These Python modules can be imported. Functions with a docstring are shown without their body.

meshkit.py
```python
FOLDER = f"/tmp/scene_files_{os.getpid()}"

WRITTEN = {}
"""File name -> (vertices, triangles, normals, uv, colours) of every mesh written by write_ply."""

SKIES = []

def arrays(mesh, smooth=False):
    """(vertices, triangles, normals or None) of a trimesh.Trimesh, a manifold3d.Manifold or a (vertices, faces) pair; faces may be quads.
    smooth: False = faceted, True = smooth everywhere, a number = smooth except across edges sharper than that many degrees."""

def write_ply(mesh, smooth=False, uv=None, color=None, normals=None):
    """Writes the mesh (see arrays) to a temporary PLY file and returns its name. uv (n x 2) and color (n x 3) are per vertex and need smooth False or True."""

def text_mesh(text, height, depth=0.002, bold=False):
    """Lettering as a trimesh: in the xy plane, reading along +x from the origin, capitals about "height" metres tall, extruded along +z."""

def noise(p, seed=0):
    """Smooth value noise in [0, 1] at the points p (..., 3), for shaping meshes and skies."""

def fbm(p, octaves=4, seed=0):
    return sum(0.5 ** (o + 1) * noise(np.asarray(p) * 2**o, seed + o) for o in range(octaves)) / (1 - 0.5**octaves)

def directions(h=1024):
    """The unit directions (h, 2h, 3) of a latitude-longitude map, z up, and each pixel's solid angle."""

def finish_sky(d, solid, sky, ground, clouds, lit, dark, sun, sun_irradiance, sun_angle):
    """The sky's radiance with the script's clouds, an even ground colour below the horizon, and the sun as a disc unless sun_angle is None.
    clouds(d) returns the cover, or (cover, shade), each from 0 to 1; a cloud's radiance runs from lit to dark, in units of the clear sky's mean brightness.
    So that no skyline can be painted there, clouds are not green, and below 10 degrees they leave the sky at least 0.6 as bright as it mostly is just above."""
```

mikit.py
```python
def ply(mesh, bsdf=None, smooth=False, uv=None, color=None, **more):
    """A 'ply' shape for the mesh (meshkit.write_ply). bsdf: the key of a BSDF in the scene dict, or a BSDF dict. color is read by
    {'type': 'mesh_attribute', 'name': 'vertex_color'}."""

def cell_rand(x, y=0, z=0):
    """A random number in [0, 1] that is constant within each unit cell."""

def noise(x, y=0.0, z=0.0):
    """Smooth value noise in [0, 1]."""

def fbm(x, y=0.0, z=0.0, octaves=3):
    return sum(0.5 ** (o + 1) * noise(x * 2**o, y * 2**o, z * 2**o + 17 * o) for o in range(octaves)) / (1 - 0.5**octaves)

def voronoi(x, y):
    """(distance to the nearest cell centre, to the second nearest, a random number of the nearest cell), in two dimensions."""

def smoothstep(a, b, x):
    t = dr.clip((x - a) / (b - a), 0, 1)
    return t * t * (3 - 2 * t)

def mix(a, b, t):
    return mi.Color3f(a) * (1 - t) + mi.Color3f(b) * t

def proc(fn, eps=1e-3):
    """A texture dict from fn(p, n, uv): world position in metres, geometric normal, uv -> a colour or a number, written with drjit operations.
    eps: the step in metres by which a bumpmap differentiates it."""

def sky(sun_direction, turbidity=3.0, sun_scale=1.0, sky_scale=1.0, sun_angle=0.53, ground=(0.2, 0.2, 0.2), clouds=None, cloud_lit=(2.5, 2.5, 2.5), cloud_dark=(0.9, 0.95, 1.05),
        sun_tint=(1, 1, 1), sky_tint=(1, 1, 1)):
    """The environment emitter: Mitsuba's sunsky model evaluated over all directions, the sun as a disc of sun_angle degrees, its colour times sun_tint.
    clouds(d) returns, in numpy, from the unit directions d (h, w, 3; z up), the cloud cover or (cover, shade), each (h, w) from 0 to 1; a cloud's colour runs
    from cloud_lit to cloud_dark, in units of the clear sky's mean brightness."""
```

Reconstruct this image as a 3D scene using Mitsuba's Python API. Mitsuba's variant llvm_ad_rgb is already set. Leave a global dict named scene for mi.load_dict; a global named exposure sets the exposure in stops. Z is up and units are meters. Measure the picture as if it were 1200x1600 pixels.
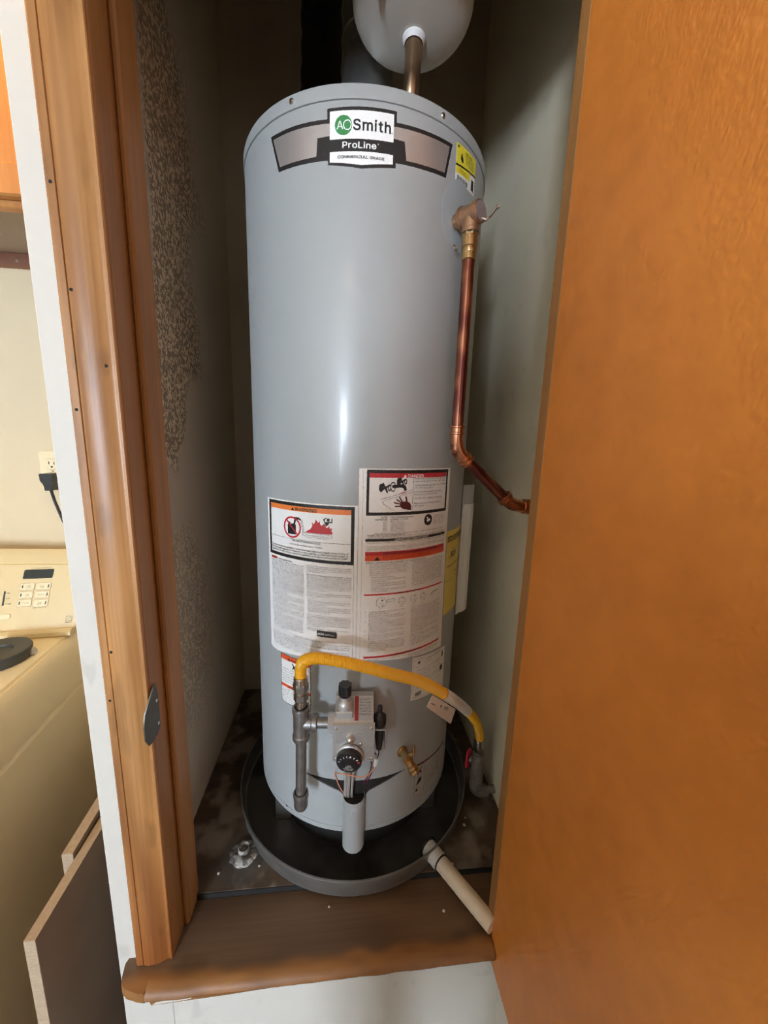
import math, random
import numpy as np, trimesh, mitsuba as mi, mikit, meshkit
import drjit as dr
from mikit import noise, fbm, smoothstep, mix, voronoi
from shapely import affinity
from shapely.geometry import Polygon, LineString, Point, box as sbox
from shapely.ops import unary_union

random.seed(7); np.random.seed(7)
T = mi.ScalarTransform4f
scene, labels = {}, {}

# ------------------------------------------------------------------ camera, light, exposure
ZO = 1.46                                    # eye level above the room floor; every z below is measured from the eye
PITCH, ROLL, YAW = math.radians(10.572), math.radians(1.804), math.radians(-6.3)
_f = np.array([-math.sin(YAW)*math.cos(PITCH), math.cos(YAW)*math.cos(PITCH), -math.sin(PITCH)])
_r = np.array([math.cos(YAW), math.sin(YAW), 0]); _u = np.cross(_r, _f)
_u2 = -_r*math.sin(ROLL) + _u*math.cos(ROLL)
scene['camera'] = {'type': 'perspective', 'fov': math.degrees(2*math.atan(600/590.13)), 'fov_axis': 'x', 'near_clip': 0.02,
                   'to_world': T().look_at(origin=[0, 0, ZO], target=[float(_f[0]), float(_f[1]), float(ZO+_f[2])], up=[float(x) for x in _u2])}
exposure = 0.32
DAY = (55.0, 64.0, 75.0)        # the daylight window behind the photographer
LAMP = (44.0, 26.0, 8.5)       # warm ceiling lamp over the laundry
CEIL = (9.6, 7.4, 4.9)         # ceiling lamp of the passage behind the photographer

# ------------------------------------------------------------------ materials
def rgb(c): return {'type': 'rgb', 'value': [float(x) for x in c]}
def srgb(r, g, b):
    return tuple(((x/255)/12.92 if x/255 <= 0.04045 else ((x/255+0.055)/1.055)**2.4) for x in (r, g, b))
def mat(name, color, rough=0.5, metal=0.0, bump=None, bscale=0.001, beps=0.001, **kw):
    base = {'type': 'principled', 'base_color': color if isinstance(color, dict) else rgb(color), 'roughness': rough, 'metallic': metal, **kw}
    if bump is not None:
        base = {'type': 'bumpmap', 'arbitrary': mikit.proc(bump, eps=beps), 'scale': bscale, 'bsdf': base}
    scene['mat_'+name] = {'type': 'twosided', 'bsdf': base}
    return 'mat_'+name

def wood_fn(c0, c1, c2, axis=2, fine=60.0, coarse=7.0, knots=0.0):
    ax = [0, 1, 2]; ax.remove(axis)
    def fn(p, n, uv):
        q = [p[0], p[1], p[2]]
        a, b, l = q[ax[0]], q[ax[1]], q[axis]
        w = fbm(a*6+3.1, b*6, l*2.2, 2)*1.6
        ring = 0.5+0.5*dr.sin((a*1.3+b*1.1)*55+w*7+l*1.5)
        g = noise(a*fine*6, b*fine*6, l*6.0)
        blotch = fbm(a*coarse, b*coarse, l*coarse*0.35+5, 3)
        t = dr.clip(0.35*ring+0.3*g+0.7*(blotch-0.25), 0, 1)
        c = mix(c0, c1, t)
        dk = smoothstep(0.66, 0.85, noise(a*30+9, b*30, l*3.5))*0.22
        return c*(1-dk)+mi.Color3f(c2)*dk
    return fn

def trim_col(p, n, uv):
    c = wood_fn((0.235, 0.088, 0.022), (0.56, 0.285, 0.10), (0.13, 0.042, 0.012))(p, n, uv)
    # nail holes
    low = smoothstep(0.95, 0.45, p[2])          # the stain is redder near the sill
    c = c*mix((1, 1, 1), (0.72, 0.52, 0.38), low)
    scuff = smoothstep(0.60, 0.78, fbm(p[0]*40, p[1]*40, p[2]*9, 3))
    return c*(1-0.22*scuff)
TRIM = mat('stained_trim', mikit.proc(trim_col), 0.38)
JAMB = mat('stained_jamb', mikit.proc(wood_fn((0.26, 0.115, 0.032), (0.42, 0.205, 0.07), (0.14, 0.055, 0.016))), 0.42)
def sill_col(p, n, uv):
    c = wood_fn((0.075, 0.040, 0.020), (0.165, 0.095, 0.052), (0.04, 0.02, 0.01), axis=0, coarse=9)(p, n, uv)
    edge = smoothstep(0.572, 0.552, p[1]+0.012*(noise(p[0]*25, 3.0)-0.5))
    c = c*(1-edge)+edge*mix((0.13, 0.052, 0.015), (0.36, 0.165, 0.05), fbm(p[0]*14, p[1]*40, p[2]*40, 3))
    dirt = smoothstep(0.5, 0.72, fbm(p[0]*7+2, p[1]*9, 0.0, 4))*(1-edge)
    return c*(1-0.5*dirt)
SILL = mat('sill_wood', mikit.proc(sill_col), 0.5)
def ply_col(p, n, uv):
    c = wood_fn((0.05, 0.030, 0.017), (0.115, 0.073, 0.044), (0.025, 0.014, 0.008), axis=0, coarse=12)(p, n, uv)
    dust = smoothstep(0.5, 0.75, fbm(p[0]*14, p[1]*14, 2.0, 4))
    dx, dy = p[0]+0.223, p[1]-0.749
    ring = smoothstep(0.09, 0.03, dr.sqrt(dx*dx+dy*dy)+0.04*(noise(p[0]*30, p[1]*30)-0.5))
    c = mix(c, (0.27, 0.225, 0.17), dust*0.75)
    return mix(c, (0.055, 0.05, 0.045), ring*0.7)
PLY = mat('plywood', mikit.proc(ply_col), 0.75)
def door_col(p, n, uv):
    t = fbm(p[1]*30+p[2]*18, p[2]*30-p[1]*18, 1.0, 4)
    b = fbm(p[1]*2.2, p[2]*2.2, 7.0, 2)
    return mix((0.42, 0.140, 0.020), (0.60, 0.215, 0.036), dr.clip(0.2+0.55*t+0.5*(b-0.5)+0.1, 0, 1))
def door_bump(p, n, uv):
    return noise(p[1]*260+p[2]*200, (p[2]-p[1])*140, 0.0)+0.4*noise(p[1]*520, p[2]*520, 3.0)
DOOR = mat('door_veneer', mikit.proc(door_col), 0.45, bump=door_bump, bscale=0.0006, beps=0.0008)
EDGE = mat('door_edge', mikit.proc(wood_fn((0.22, 0.105, 0.03), (0.30, 0.15, 0.05), (0.16, 0.07, 0.02))), 0.45)
def white_col(p, n, uv):
    s = smoothstep(0.72, 0.85, fbm(p[0]*25, p[1]*25, p[2]*12, 3))
    return mix((0.63, 0.60, 0.54), (0.45, 0.43, 0.38), s*0.4)
WHITE = mat('white_paint', mikit.proc(white_col), 0.6, bump=lambda p, n, uv: fbm(p[0]*45, p[1]*45, p[2]*45, 2), bscale=0.0009)
ROOMW = mat('room_paint', (0.60, 0.555, 0.47), 0.8)
def left_col(p, n, uv):
    z = p[2]-ZO
    q = noise(p[1]*210, p[2]*190, 0.0)*0.6+noise(p[1]*400+5, p[2]*360, 2.0)*0.4
    speck = smoothstep(0.42, 0.66, q)
    edge = fbm(p[1]*9, p[2]*6, 4.0, 3)
    upper = smoothstep(-0.02, 0.03, z+0.25*(edge-0.5)-0.55*(p[1]-0.86)+0.02)*smoothstep(1.12, 0.98, p[1]+0.25*(edge-0.5))
    lower = smoothstep(-0.16, -0.30, z+0.3*(edge-0.5))*smoothstep(-0.85, -0.55, z)*0.55*smoothstep(1.12, 0.95, p[1])
    m = dr.maximum(upper, lower)
    base = mix((0.56, 0.48, 0.365), (0.46, 0.39, 0.29), fbm(p[1]*5, p[2]*3, 1.0, 3))
    rough = mix((0.27, 0.215, 0.14), (0.64, 0.53, 0.37), speck)
    c = base*(1-m)+rough*m
    strip = smoothstep(0.862, 0.856, p[1]+0.006*noise(p[2]*40, 0.0))*smoothstep(0.28, 0.36, z)
    return mix(c, (0.5, 0.45, 0.36), strip*0.7)
def left_bump(p, n, uv):
    return noise(p[1]*210, p[2]*190, 0.0)*0.6+noise(p[1]*400+5, p[2]*360, 2.0)*0.4
PLASTER = mat('left_plaster', mikit.proc(left_col), 0.85, bump=left_bump, bscale=0.002, beps=0.0015)
def right_col(p, n, uv):
    s = fbm(p[1]*4, p[2]*4, 2.0, 3)
    d = smoothstep(0.7, 0.85, fbm(p[1]*22, p[2]*22, 5.0, 3))
    return mix(mix((0.64, 0.57, 0.43), (0.73, 0.65, 0.49), s), (0.3, 0.29, 0.24), d*0.12)
RWALL = mat('right_drywall', mikit.proc(right_col), 0.8, bump=lambda p, n, uv: fbm(p[0]*60, p[1]*60, p[2]*60, 2), bscale=0.0006)
BWALL = mat('back_wall', mikit.proc(lambda p, n, uv: mix((0.55, 0.48, 0.38), (0.66, 0.59, 0.47), fbm(p[0]*8, p[2]*4, 1.0, 3))), 0.85)
LWALL = mat('laundry_paint', (0.68, 0.58, 0.40), 0.8, bump=lambda p, n, uv: fbm(p[0]*40, p[1]*40, p[2]*40, 2), bscale=0.0015)
FLOORM = mat('room_floor', mikit.proc(lambda p, n, uv: mix((0.10, 0.07, 0.045), (0.16, 0.115, 0.08), fbm(p[0]*6, p[1]*6, 0.0, 3))), 0.4)
JACKET = mat('tank_paint', (0.355, 0.375, 0.375), 0.38, specular=0.5, clearcoat=0.6, clearcoat_gloss=0.93,
             bump=lambda p, n, uv: noise(p[0]*140, p[1]*140, p[2]*140), bscale=0.00006, beps=0.002)
PATCH = mat('patch_paint', (0.36, 0.40, 0.42), 0.3)
DARK = mat('dark_void', (0.012, 0.011, 0.010), 0.8)
BLACKP = mat('black_plastic', (0.014, 0.014, 0.016), 0.35)
PRINTK = mat('black_ink', (0.016, 0.015, 0.015), 0.45)
PRINTGREY = mat('grey_ink', (0.035, 0.035, 0.035), 0.5)
PRINTR = mat('red_ink', (0.50, 0.035, 0.045), 0.45)
PRINTO = mat('orange_ink', (0.80, 0.215, 0.05), 0.45)
PRINTO2 = mat('deep_orange_ink', (0.72, 0.10, 0.035), 0.45)
PRINTG = mat('green_ink', (0.05, 0.26, 0.085), 0.4)
PRINTBR = mat('dark_brown_ink', (0.09, 0.016, 0.018), 0.5)
PAPER = mat('label_paper', (0.88, 0.87, 0.84), 0.38)
BRANDW = mat('label_white', (0.91, 0.92, 0.91), 0.4)
YELLOWP = mat('yellow_paper', (0.80, 0.70, 0.045), 0.45)
ENERGYP = mat('energy_paper', (0.78, 0.62, 0.13), 0.45)
FOIL = mat('brushed_foil', (0.60, 0.57, 0.56), 0.42, 0.75)
HOSEY = mat('yellow_hose', (0.86, 0.45, 0.02), 0.34)
IRON = mat('galvanised_iron', mikit.proc(lambda p, n, uv: mix((0.20, 0.19, 0.18), (0.33, 0.32, 0.31), fbm(p[0]*90, p[1]*90, p[2]*90, 3))), 0.38, 0.85)
STEELN = mat('nickel_steel', (0.50, 0.46, 0.40), 0.28, 1.0)
CAST = mat('cast_aluminium', mikit.proc(lambda p, n, uv: mix((0.50, 0.49, 0.475), (0.62, 0.61, 0.60), fbm(p[0]*300, p[1]*300, p[2]*300, 2))), 0.42, 0.7)
CHROME = mat('zinc_screw', (0.75, 0.74, 0.72), 0.2, 1.0)
COPPER = mat('copper', mikit.proc(lambda p, n, uv: mix((0.48, 0.205, 0.125), (0.17, 0.055, 0.048), smoothstep(0.30, 0.62, fbm(p[0]*30, p[1]*30, p[2]*14, 3)))), 0.27, 0.95)
COPPERF = mat('copper_fitting', (0.66, 0.31, 0.18), 0.25, 1.0)
BRASS = mat('brass', mikit.proc(lambda p, n, uv: mix((0.62, 0.44, 0.22), (0.46, 0.30, 0.15), fbm(p[0]*60, p[1]*60, p[2]*60, 3))), 0.26, 0.95)
BRONZE = mat('cast_bronze', mikit.proc(lambda p, n, uv: mix((0.50, 0.32, 0.20), (0.36, 0.21, 0.13), fbm(p[0]*80, p[1]*80, p[2]*80, 3))), 0.4, 0.8)
DULLPIPE = mat('tarnished_copper', (0.40, 0.27, 0.17), 0.3, 0.95)
TEFLON = mat('white_tape', (0.8, 0.8, 0.78), 0.5)
PANM = mat('pan_metal', mikit.proc(lambda p, n, uv: mix((0.20, 0.19, 0.175), (0.34, 0.325, 0.30), fbm(p[0]*22, p[1]*22, p[2]*60, 3))), 0.42, 0.75)
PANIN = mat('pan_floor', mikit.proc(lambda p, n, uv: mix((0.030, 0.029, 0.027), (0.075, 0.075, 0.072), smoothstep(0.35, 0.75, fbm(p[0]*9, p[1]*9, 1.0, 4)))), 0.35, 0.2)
PVC = mat('cream_pvc', (0.70, 0.60, 0.47), 0.4)
PVCW = mat('white_pvc', (0.62, 0.60, 0.56), 0.4)
GALV = mat('vent_metal', mikit.proc(lambda p, n, uv: mix((0.36, 0.37, 0.36), (0.58, 0.59, 0.58), fbm(p[0]*35, p[1]*35, p[2]*35, 3))), 0.32, 0.9)
EXPT = mat('expansion_enamel', (0.60, 0.585, 0.54), 0.45)
VINYL = mat('clear_vinyl', (0.50, 0.48, 0.47), 0.25)
REDH = mat('red_handle', (0.62, 0.03, 0.07), 0.4)
OLDIRON = mat('rusty_iron', mikit.proc(lambda p, n, uv: mix((0.17, 0.14, 0.115), (0.30, 0.27, 0.235), fbm(p[0]*110, p[1]*110, p[2]*110, 3))), 0.6, 0.45)
ALUT = mat('aluminium_tube', (0.60, 0.57, 0.54), 0.3, 0.5)
PURPLE = mat('purple_wire', (0.10, 0.02, 0.05), 0.4)
ORANGEW = mat('orange_wire', (0.72, 0.28, 0.14), 0.4)
BISQUE = mat('bisque_enamel', (0.80, 0.68, 0.44), 0.28, clearcoat=0.5)
BISQUEB = mat('bisque_button', (0.76, 0.64, 0.40), 0.4)
DISP = mat('display_glass', (0.012, 0.016, 0.012), 0.15)
IVORY = mat('ivory_plate', (0.78, 0.68, 0.45), 0.35)
CAB = mat('cabinet_oak', mikit.proc(wood_fn((0.36, 0.145, 0.038), (0.50, 0.235, 0.07), (0.26, 0.095, 0.025))), 0.4)
CABU = mat('cabinet_underside', (0.30, 0.235, 0.19), 0.6)
CABR = mat('cabinet_rail', (0.20, 0.085, 0.05), 0.5)
BOARDF = mat('board_face', mikit.proc(lambda p, n, uv: mix((0.17, 0.115, 0.075), (0.23, 0.16, 0.11), fbm(p[1]*9, p[2]*9, 1.0, 3))), 0.6)
BOARDE = mat('board_edge', mikit.proc(lambda p, n, uv: mix((0.40, 0.29, 0.19), (0.50, 0.38, 0.26), noise(p[0]*300, p[1]*300, p[2]*300))), 0.8)
STRIKE = mat('old_steel', (0.16, 0.14, 0.115), 0.45, 0.85)
GREYLID = mat('grey_rubber', (0.045, 0.045, 0.042), 0.45)
FROST = mat('frosted_plastic', (0.45, 0.42, 0.36), 0.3)
CRUMB = mat('plaster_crumb', (0.62, 0.58, 0.5), 0.8)
SEAL = mat('grey_sealant', mikit.proc(lambda p, n, uv: mix((0.10, 0.09, 0.08), (0.5, 0.48, 0.44), smoothstep(0.45, 0.7, fbm(p[0]*70, p[1]*70, p[2]*70, 3)))), 0.7)
RAG = mat('black_duct', (0.018, 0.017, 0.017), 0.5)

# ------------------------------------------------------------------ helpers
def put(key, mesh, m, smooth=30, **more):
    k, i = key, 0
    while k in scene:
        i += 1; k = f'{key}_{i:03d}'
    if isinstance(mesh, list): mesh = trimesh.util.concatenate(mesh)
    mesh = mesh.copy(); mesh.apply_translation([0, 0, ZO])
    scene[k] = mikit.ply(mesh, m, smooth=smooth, **more)
    return k
def tag(key, label, cat=None, group=None, kind=None):
    labels[key] = {'label': label}
    if cat: labels[key]['category'] = cat
    if group: labels[key]['group'] = group
    if kind: labels[key]['kind'] = kind
def struct(key, mesh, m, label, cat, smooth=30):
    put(key, mesh, m, smooth); tag(key, label, cat, kind='structure')
def cbox(x0, x1, y0, y1, z0, z1, b=0.0):
    if b <= 0:
        m = trimesh.creation.box((x1-x0, y1-y0, z1-z0)); m.apply_translation(((x0+x1)/2, (y0+y1)/2, (z0+z1)/2)); return m
    lo, hi = np.array([x0, y0, z0]), np.array([x1, y1, z1]); b = min(b, (hi-lo).min()*0.49)
    pts = []
    for s in np.ndindex(2, 2, 2):
        c = np.where(np.array(s) == 0, lo, hi); d = np.where(np.array(s) == 0, b, -b)
        for k in range(3):
            q = c+d; q[k] = c[k]; pts.append(q)
    return trimesh.convex.convex_hull(np.array(pts))
def tube(path, r, n=20, caps=True):
    path = np.asarray(path, float); m = len(path)
    r = np.broadcast_to(np.asarray(r, float), (m,))
    d = np.gradient(path, axis=0); d /= np.linalg.norm(d, axis=1)[:, None]
    a = np.cross(d[0], [0, 0, 1] if abs(d[0][2]) < 0.9 else [1, 0, 0]); a /= np.linalg.norm(a)
    V = []; ang = np.arange(n)*2*np.pi/n
    for i in range(m):
        a = a-d[i]*(a@d[i]); a /= np.linalg.norm(a); b = np.cross(d[i], a)
        V.append(path[i]+r[i]*(np.cos(ang)[:, None]*a+np.sin(ang)[:, None]*b))
    V = np.vstack(V); F = []
    j = np.arange(n); k = (j+1) % n
    for i in range(m-1):
        p, q = i*n, (i+1)*n
        F += [np.stack([p+j, p+k, q+k], 1), np.stack([p+j, q+k, q+j], 1)]
    F = np.vstack(F)
    if caps:
        V = np.vstack([V, path[:1], path[-1:]]); c0, c1 = len(V)-2, len(V)-1; e = (m-1)*n
        F = np.vstack([F, np.stack([k, j, j*0+c0], 1), np.stack([e+j, e+k, j*0+c1], 1)])
    return trimesh.Trimesh(V, F, process=False)
def smoothpath(pts, n=60):
    from scipy.interpolate import CubicSpline
    pts = np.asarray(pts, float); t = np.r_[0, np.cumsum(np.linalg.norm(np.diff(pts, axis=0), axis=1))]
    q = CubicSpline(t, pts)(np.linspace(0, t[-1], 400))
    s = np.r_[0, np.cumsum(np.linalg.norm(np.diff(q, axis=0), axis=1))]
    return np.stack([np.interp(np.linspace(0, s[-1], n), s, q[:, k]) for k in range(3)], 1)
def lathe(prof, n=64, origin=(0, 0, 0), axis=(0, 0, 1)):
    """profile [(radius, height)] about an axis; closed where the radius is 0."""
    prof = np.asarray(prof, float); z = np.asarray(axis, float); z = z/np.linalg.norm(z)
    x = np.cross(z, [0, 1, 0] if abs(z[1]) < 0.9 else [1, 0, 0]); x /= np.linalg.norm(x); y = np.cross(z, x)
    a = np.arange(n)*2*np.pi/n; V = []
    for r, h in prof:
        V.append(np.asarray(origin)+r*(np.cos(a)[:, None]*x+np.sin(a)[:, None]*y)+h*z)
    V = np.vstack(V); j = np.arange(n); k = (j+1) % n; F = []
    for i in range(len(prof)-1):
        p, q = i*n, (i+1)*n
        if prof[i][0] > 1e-9: F.append(np.stack([p+j, p+k, q+k], 1))
        if prof[i+1][0] > 1e-9: F.append(np.stack([p+j, q+k, q+j], 1))
    m = trimesh.Trimesh(V, np.vstack(F), process=False); m.merge_vertices(); return m
def polys(g):
    return [p for p in getattr(g, 'geoms', [g]) if p.geom_type == 'Polygon' and p.area > 1e-12]
def tri2d(g):
    V, F, o = [], [], 0
    for p in polys(g):
        v, f = trimesh.creation.triangulate_polygon(p, engine='earcut')
        V.append(v); F.append(f+o); o += len(v)
    return np.vstack(V), np.vstack(F)
def prism(g, y0, y1):
    """2-D shape in (x, z) extruded along y."""
    ms = []
    for p in polys(g):
        m = trimesh.creation.extrude_polygon(p, y1-y0, engine='earcut')
        v = m.vertices.copy(); m.vertices = np.stack([v[:, 0], y1-v[:, 2], v[:, 1]], 1); ms.append(m)
    return trimesh.util.concatenate(ms)
def xform(m, M):
    m = m.copy(); m.apply_transform(M); return m
def frame(o, x, y, z):
    M = np.eye(4); M[:3, 0], M[:3, 1], M[:3, 2], M[:3, 3] = x, y, z, o; return M
def rpoly(x0, y0, x1, y1, r):
    return sbox(x0+r, y0+r, x1-r, y1-r).buffer(r, 6)

# lettering: flat triangles in the plane, one glyph of each kind
_G = {}
def glyph(c, bold):
    if (c, bold) not in _G:
        m = meshkit.text_mesh(c, 1.0, 0.01, bold)
        up = m.face_normals[:, 2] > 0.5
        v, f = m.vertices[:, :2].copy(), m.faces[up]
        u = np.unique(f); mp = np.zeros(len(v), int); mp[u] = np.arange(len(u)); v, f = v[u], mp[f]
        x0, x1 = v[:, 0].min(), v[:, 0].max(); v[:, 0] -= x0
        _G[(c, bold)] = (v, f, x1-x0)
    return _G[(c, bold)]
def line(text, h, bold=False, gap=0.13, space=0.36):
    V, F, o, x = [], [], 0, 0.0
    for c in text:
        if c == ' ': x += space; continue
        v, f, w = glyph(c, bold)
        V.append(v+[x, 0]); F.append(f+o); o += len(v); x += w+gap
    if not V: return np.zeros((0, 2)), np.zeros((0, 3), int), 0
    return np.vstack(V)*h, np.vstack(F), (x-gap)*h
R = 0.254
AX = np.array([0.0436, 0.9534])
def er(deg): t = math.radians(deg); return np.array([math.sin(t), -math.cos(t), 0.0])
def et(deg): t = math.radians(deg); return np.array([math.cos(t), math.sin(t), 0.0])
def cyl(deg, r, z): return np.array([AX[0], AX[1], z])+er(deg)*r
def wrap(V2, F, r):
    t = V2[:, 0]/R
    V = np.stack([AX[0]+r*np.sin(t), AX[1]-r*np.cos(t), V2[:, 1]], 1)
    return trimesh.Trimesh(V, F, process=False)
class Print:
    """Flat printing: 2-D triangles by ink, later wrapped round the tank (u along the arc, v = height) or laid in a plane."""
    def __init__(s): s.ink = {}
    def tri(s, ink, V, F): s.ink.setdefault(ink, []).append((V, F))
    def shape(s, ink, g): s.tri(ink, *tri2d(g))
    def rect(s, ink, x0, y0, x1, y1): s.shape(ink, sbox(min(x0, x1), min(y0, y1), max(x0, x1), max(y0, y1)))
    def stroke(s, ink, pts, w): s.shape(ink, LineString(pts).buffer(w/2, 3))
    def text(s, ink, x, y, h, t, bold=False, anchor='l', width=None, gap=0.13):
        V, F, w = line(t, h, bold, gap)
        if len(V) == 0: return
        if width: V = V*[width/w, 1]; w = width
        s.tri(ink, V+[x-(w if anchor == 'r' else w/2 if anchor == 'c' else 0), y], F)
    def para(s, ink, x0, x1, ytop, h, pitch, n, words, bold=(), ragged=()):
        k = s.k if hasattr(s, 'k') else 0
        for i in range(n):
            t, b = '', i in bold
            while True:
                w = words[k % len(words)]
                wd = line((t+' '+w).strip(), h, b)[2]
                if wd > (x1-x0)*(0.55 if i in ragged else 1.04): break
                t = (t+' '+w).strip(); k += 1
            s.text(ink, x0, ytop-h-i*pitch, h, t, b, width=None if i in ragged else x1-x0)
        s.k = k
    def meshes(s, r, dr_=0.00012):
        out = {}
        order = {PRINTGREY: 1, PRINTBR: 2, PRINTK: 3}
        for i, (ink, L) in enumerate(sorted(s.ink.items(), key=lambda q: order.get(q[0], 0))):
            ms = []
            for V, F in L:
                if len(V) and np.ptp(V[:, 0]) > 0.012:
                    m = trimesh.Trimesh(np.c_[V, V[:, :1]*0], F, process=False)
                    v, f = trimesh.remesh.subdivide_to_size(m.vertices, m.faces, 0.008, max_iter=12); V, F = v[:, :2], f
                ms.append((V, F))
            o, VV, FF = 0, [], []
            for V, F in ms: VV.append(V); FF.append(F+o); o += len(V)
            out[ink] = (np.vstack(VV), np.vstack(FF), r+dr_*(i+1))
        return out
INKNAME = {}
def sheet(g, r, thick=0.0003):
    """A label's paper: a thin solid shell round the tank."""
    v, f = tri2d(g); m = trimesh.creation.extrude_triangulation(v, f, thick)
    vv, ff = trimesh.remesh.subdivide_to_size(m.vertices, m.faces, 0.008, max_iter=14)
    t = vv[:, 0]/R; rr = r+vv[:, 2]
    return trimesh.Trimesh(np.stack([AX[0]+rr*np.sin(t), AX[1]-rr*np.cos(t), vv[:, 1]], 1), ff, process=False)
def solidwrap(g, r0, r1):
    """A 2-D shape on the tank's unrolled surface as a watertight solid between two radii."""
    import manifold3d as m3
    v, f = tri2d(g); m = trimesh.creation.extrude_triangulation(v, f, r1-r0); m.merge_vertices(); m.fix_normals()
    q = m3.Manifold(m3.Mesh(np.asarray(m.vertices, np.float32), np.asarray(m.faces, np.uint32))).refine_to_length(0.008).to_mesh()
    vv = np.asarray(q.vert_properties[:, :3], float); t = vv[:, 0]/R; rr = r0+vv[:, 2]
    m = trimesh.Trimesh(np.stack([AX[0]+rr*np.sin(t), AX[1]-rr*np.cos(t), vv[:, 1]], 1), q.tri_verts); m.fix_normals(); return m
def printed(key, pr, r, names):
    for ink, (V, F, rr) in pr.meshes(r).items():
        put(f'{key}__{names.get(ink, "lettering")}', wrap(V, F, rr), ink, smooth=True)

# ------------------------------------------------------------------ the room
FL, CE, CT = -1.46, 0.98, 1.75
Y0 = 0.592                                    # front face of the closet wall
struct('floor', cbox(-2.7, 1.7, -3.3, 1.3, FL-0.05, FL), FLOORM, 'tan floor of the laundry passage below the closet', 'floor')
struct('ceiling', [cbox(-2.7, 1.7, -3.3, Y0+0.02, CE, CE+0.05), cbox(-2.7, -0.414, Y0+0.02, 1.3, CE, CE+0.05)], ROOMW, 'white ceiling over the passage and the laundry', 'ceiling')
struct('wall_left', cbox(-2.7, -2.6, -3.3, 1.3, FL, CE), ROOMW, 'white side wall of the laundry passage', 'wall')
struct('wall_passage', cbox(1.6, 1.7, -3.3, 1.3, FL, CE), ROOMW, 'white wall of the passage beyond the open door', 'wall')
WX0, WX1, WZ0, WZ1 = -1.68, -1.18, -0.58, 0.52
wr = [cbox(-2.6, WX0, -3.3, -3.2, FL, CE), cbox(WX1, 1.6, -3.3, -3.2, FL, CE), cbox(WX0, WX1, -3.3, -3.2, FL, WZ0), cbox(WX0, WX1, -3.3, -3.2, WZ1, CE)]
struct('wall_rear', wr, ROOMW, 'white wall behind the photographer with a window', 'wall')
struct('wall_laundry', cbox(-2.6, -0.414, 1.19, 1.29, FL, CE), LWALL, 'cream textured wall behind the washing machine', 'wall')
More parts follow.
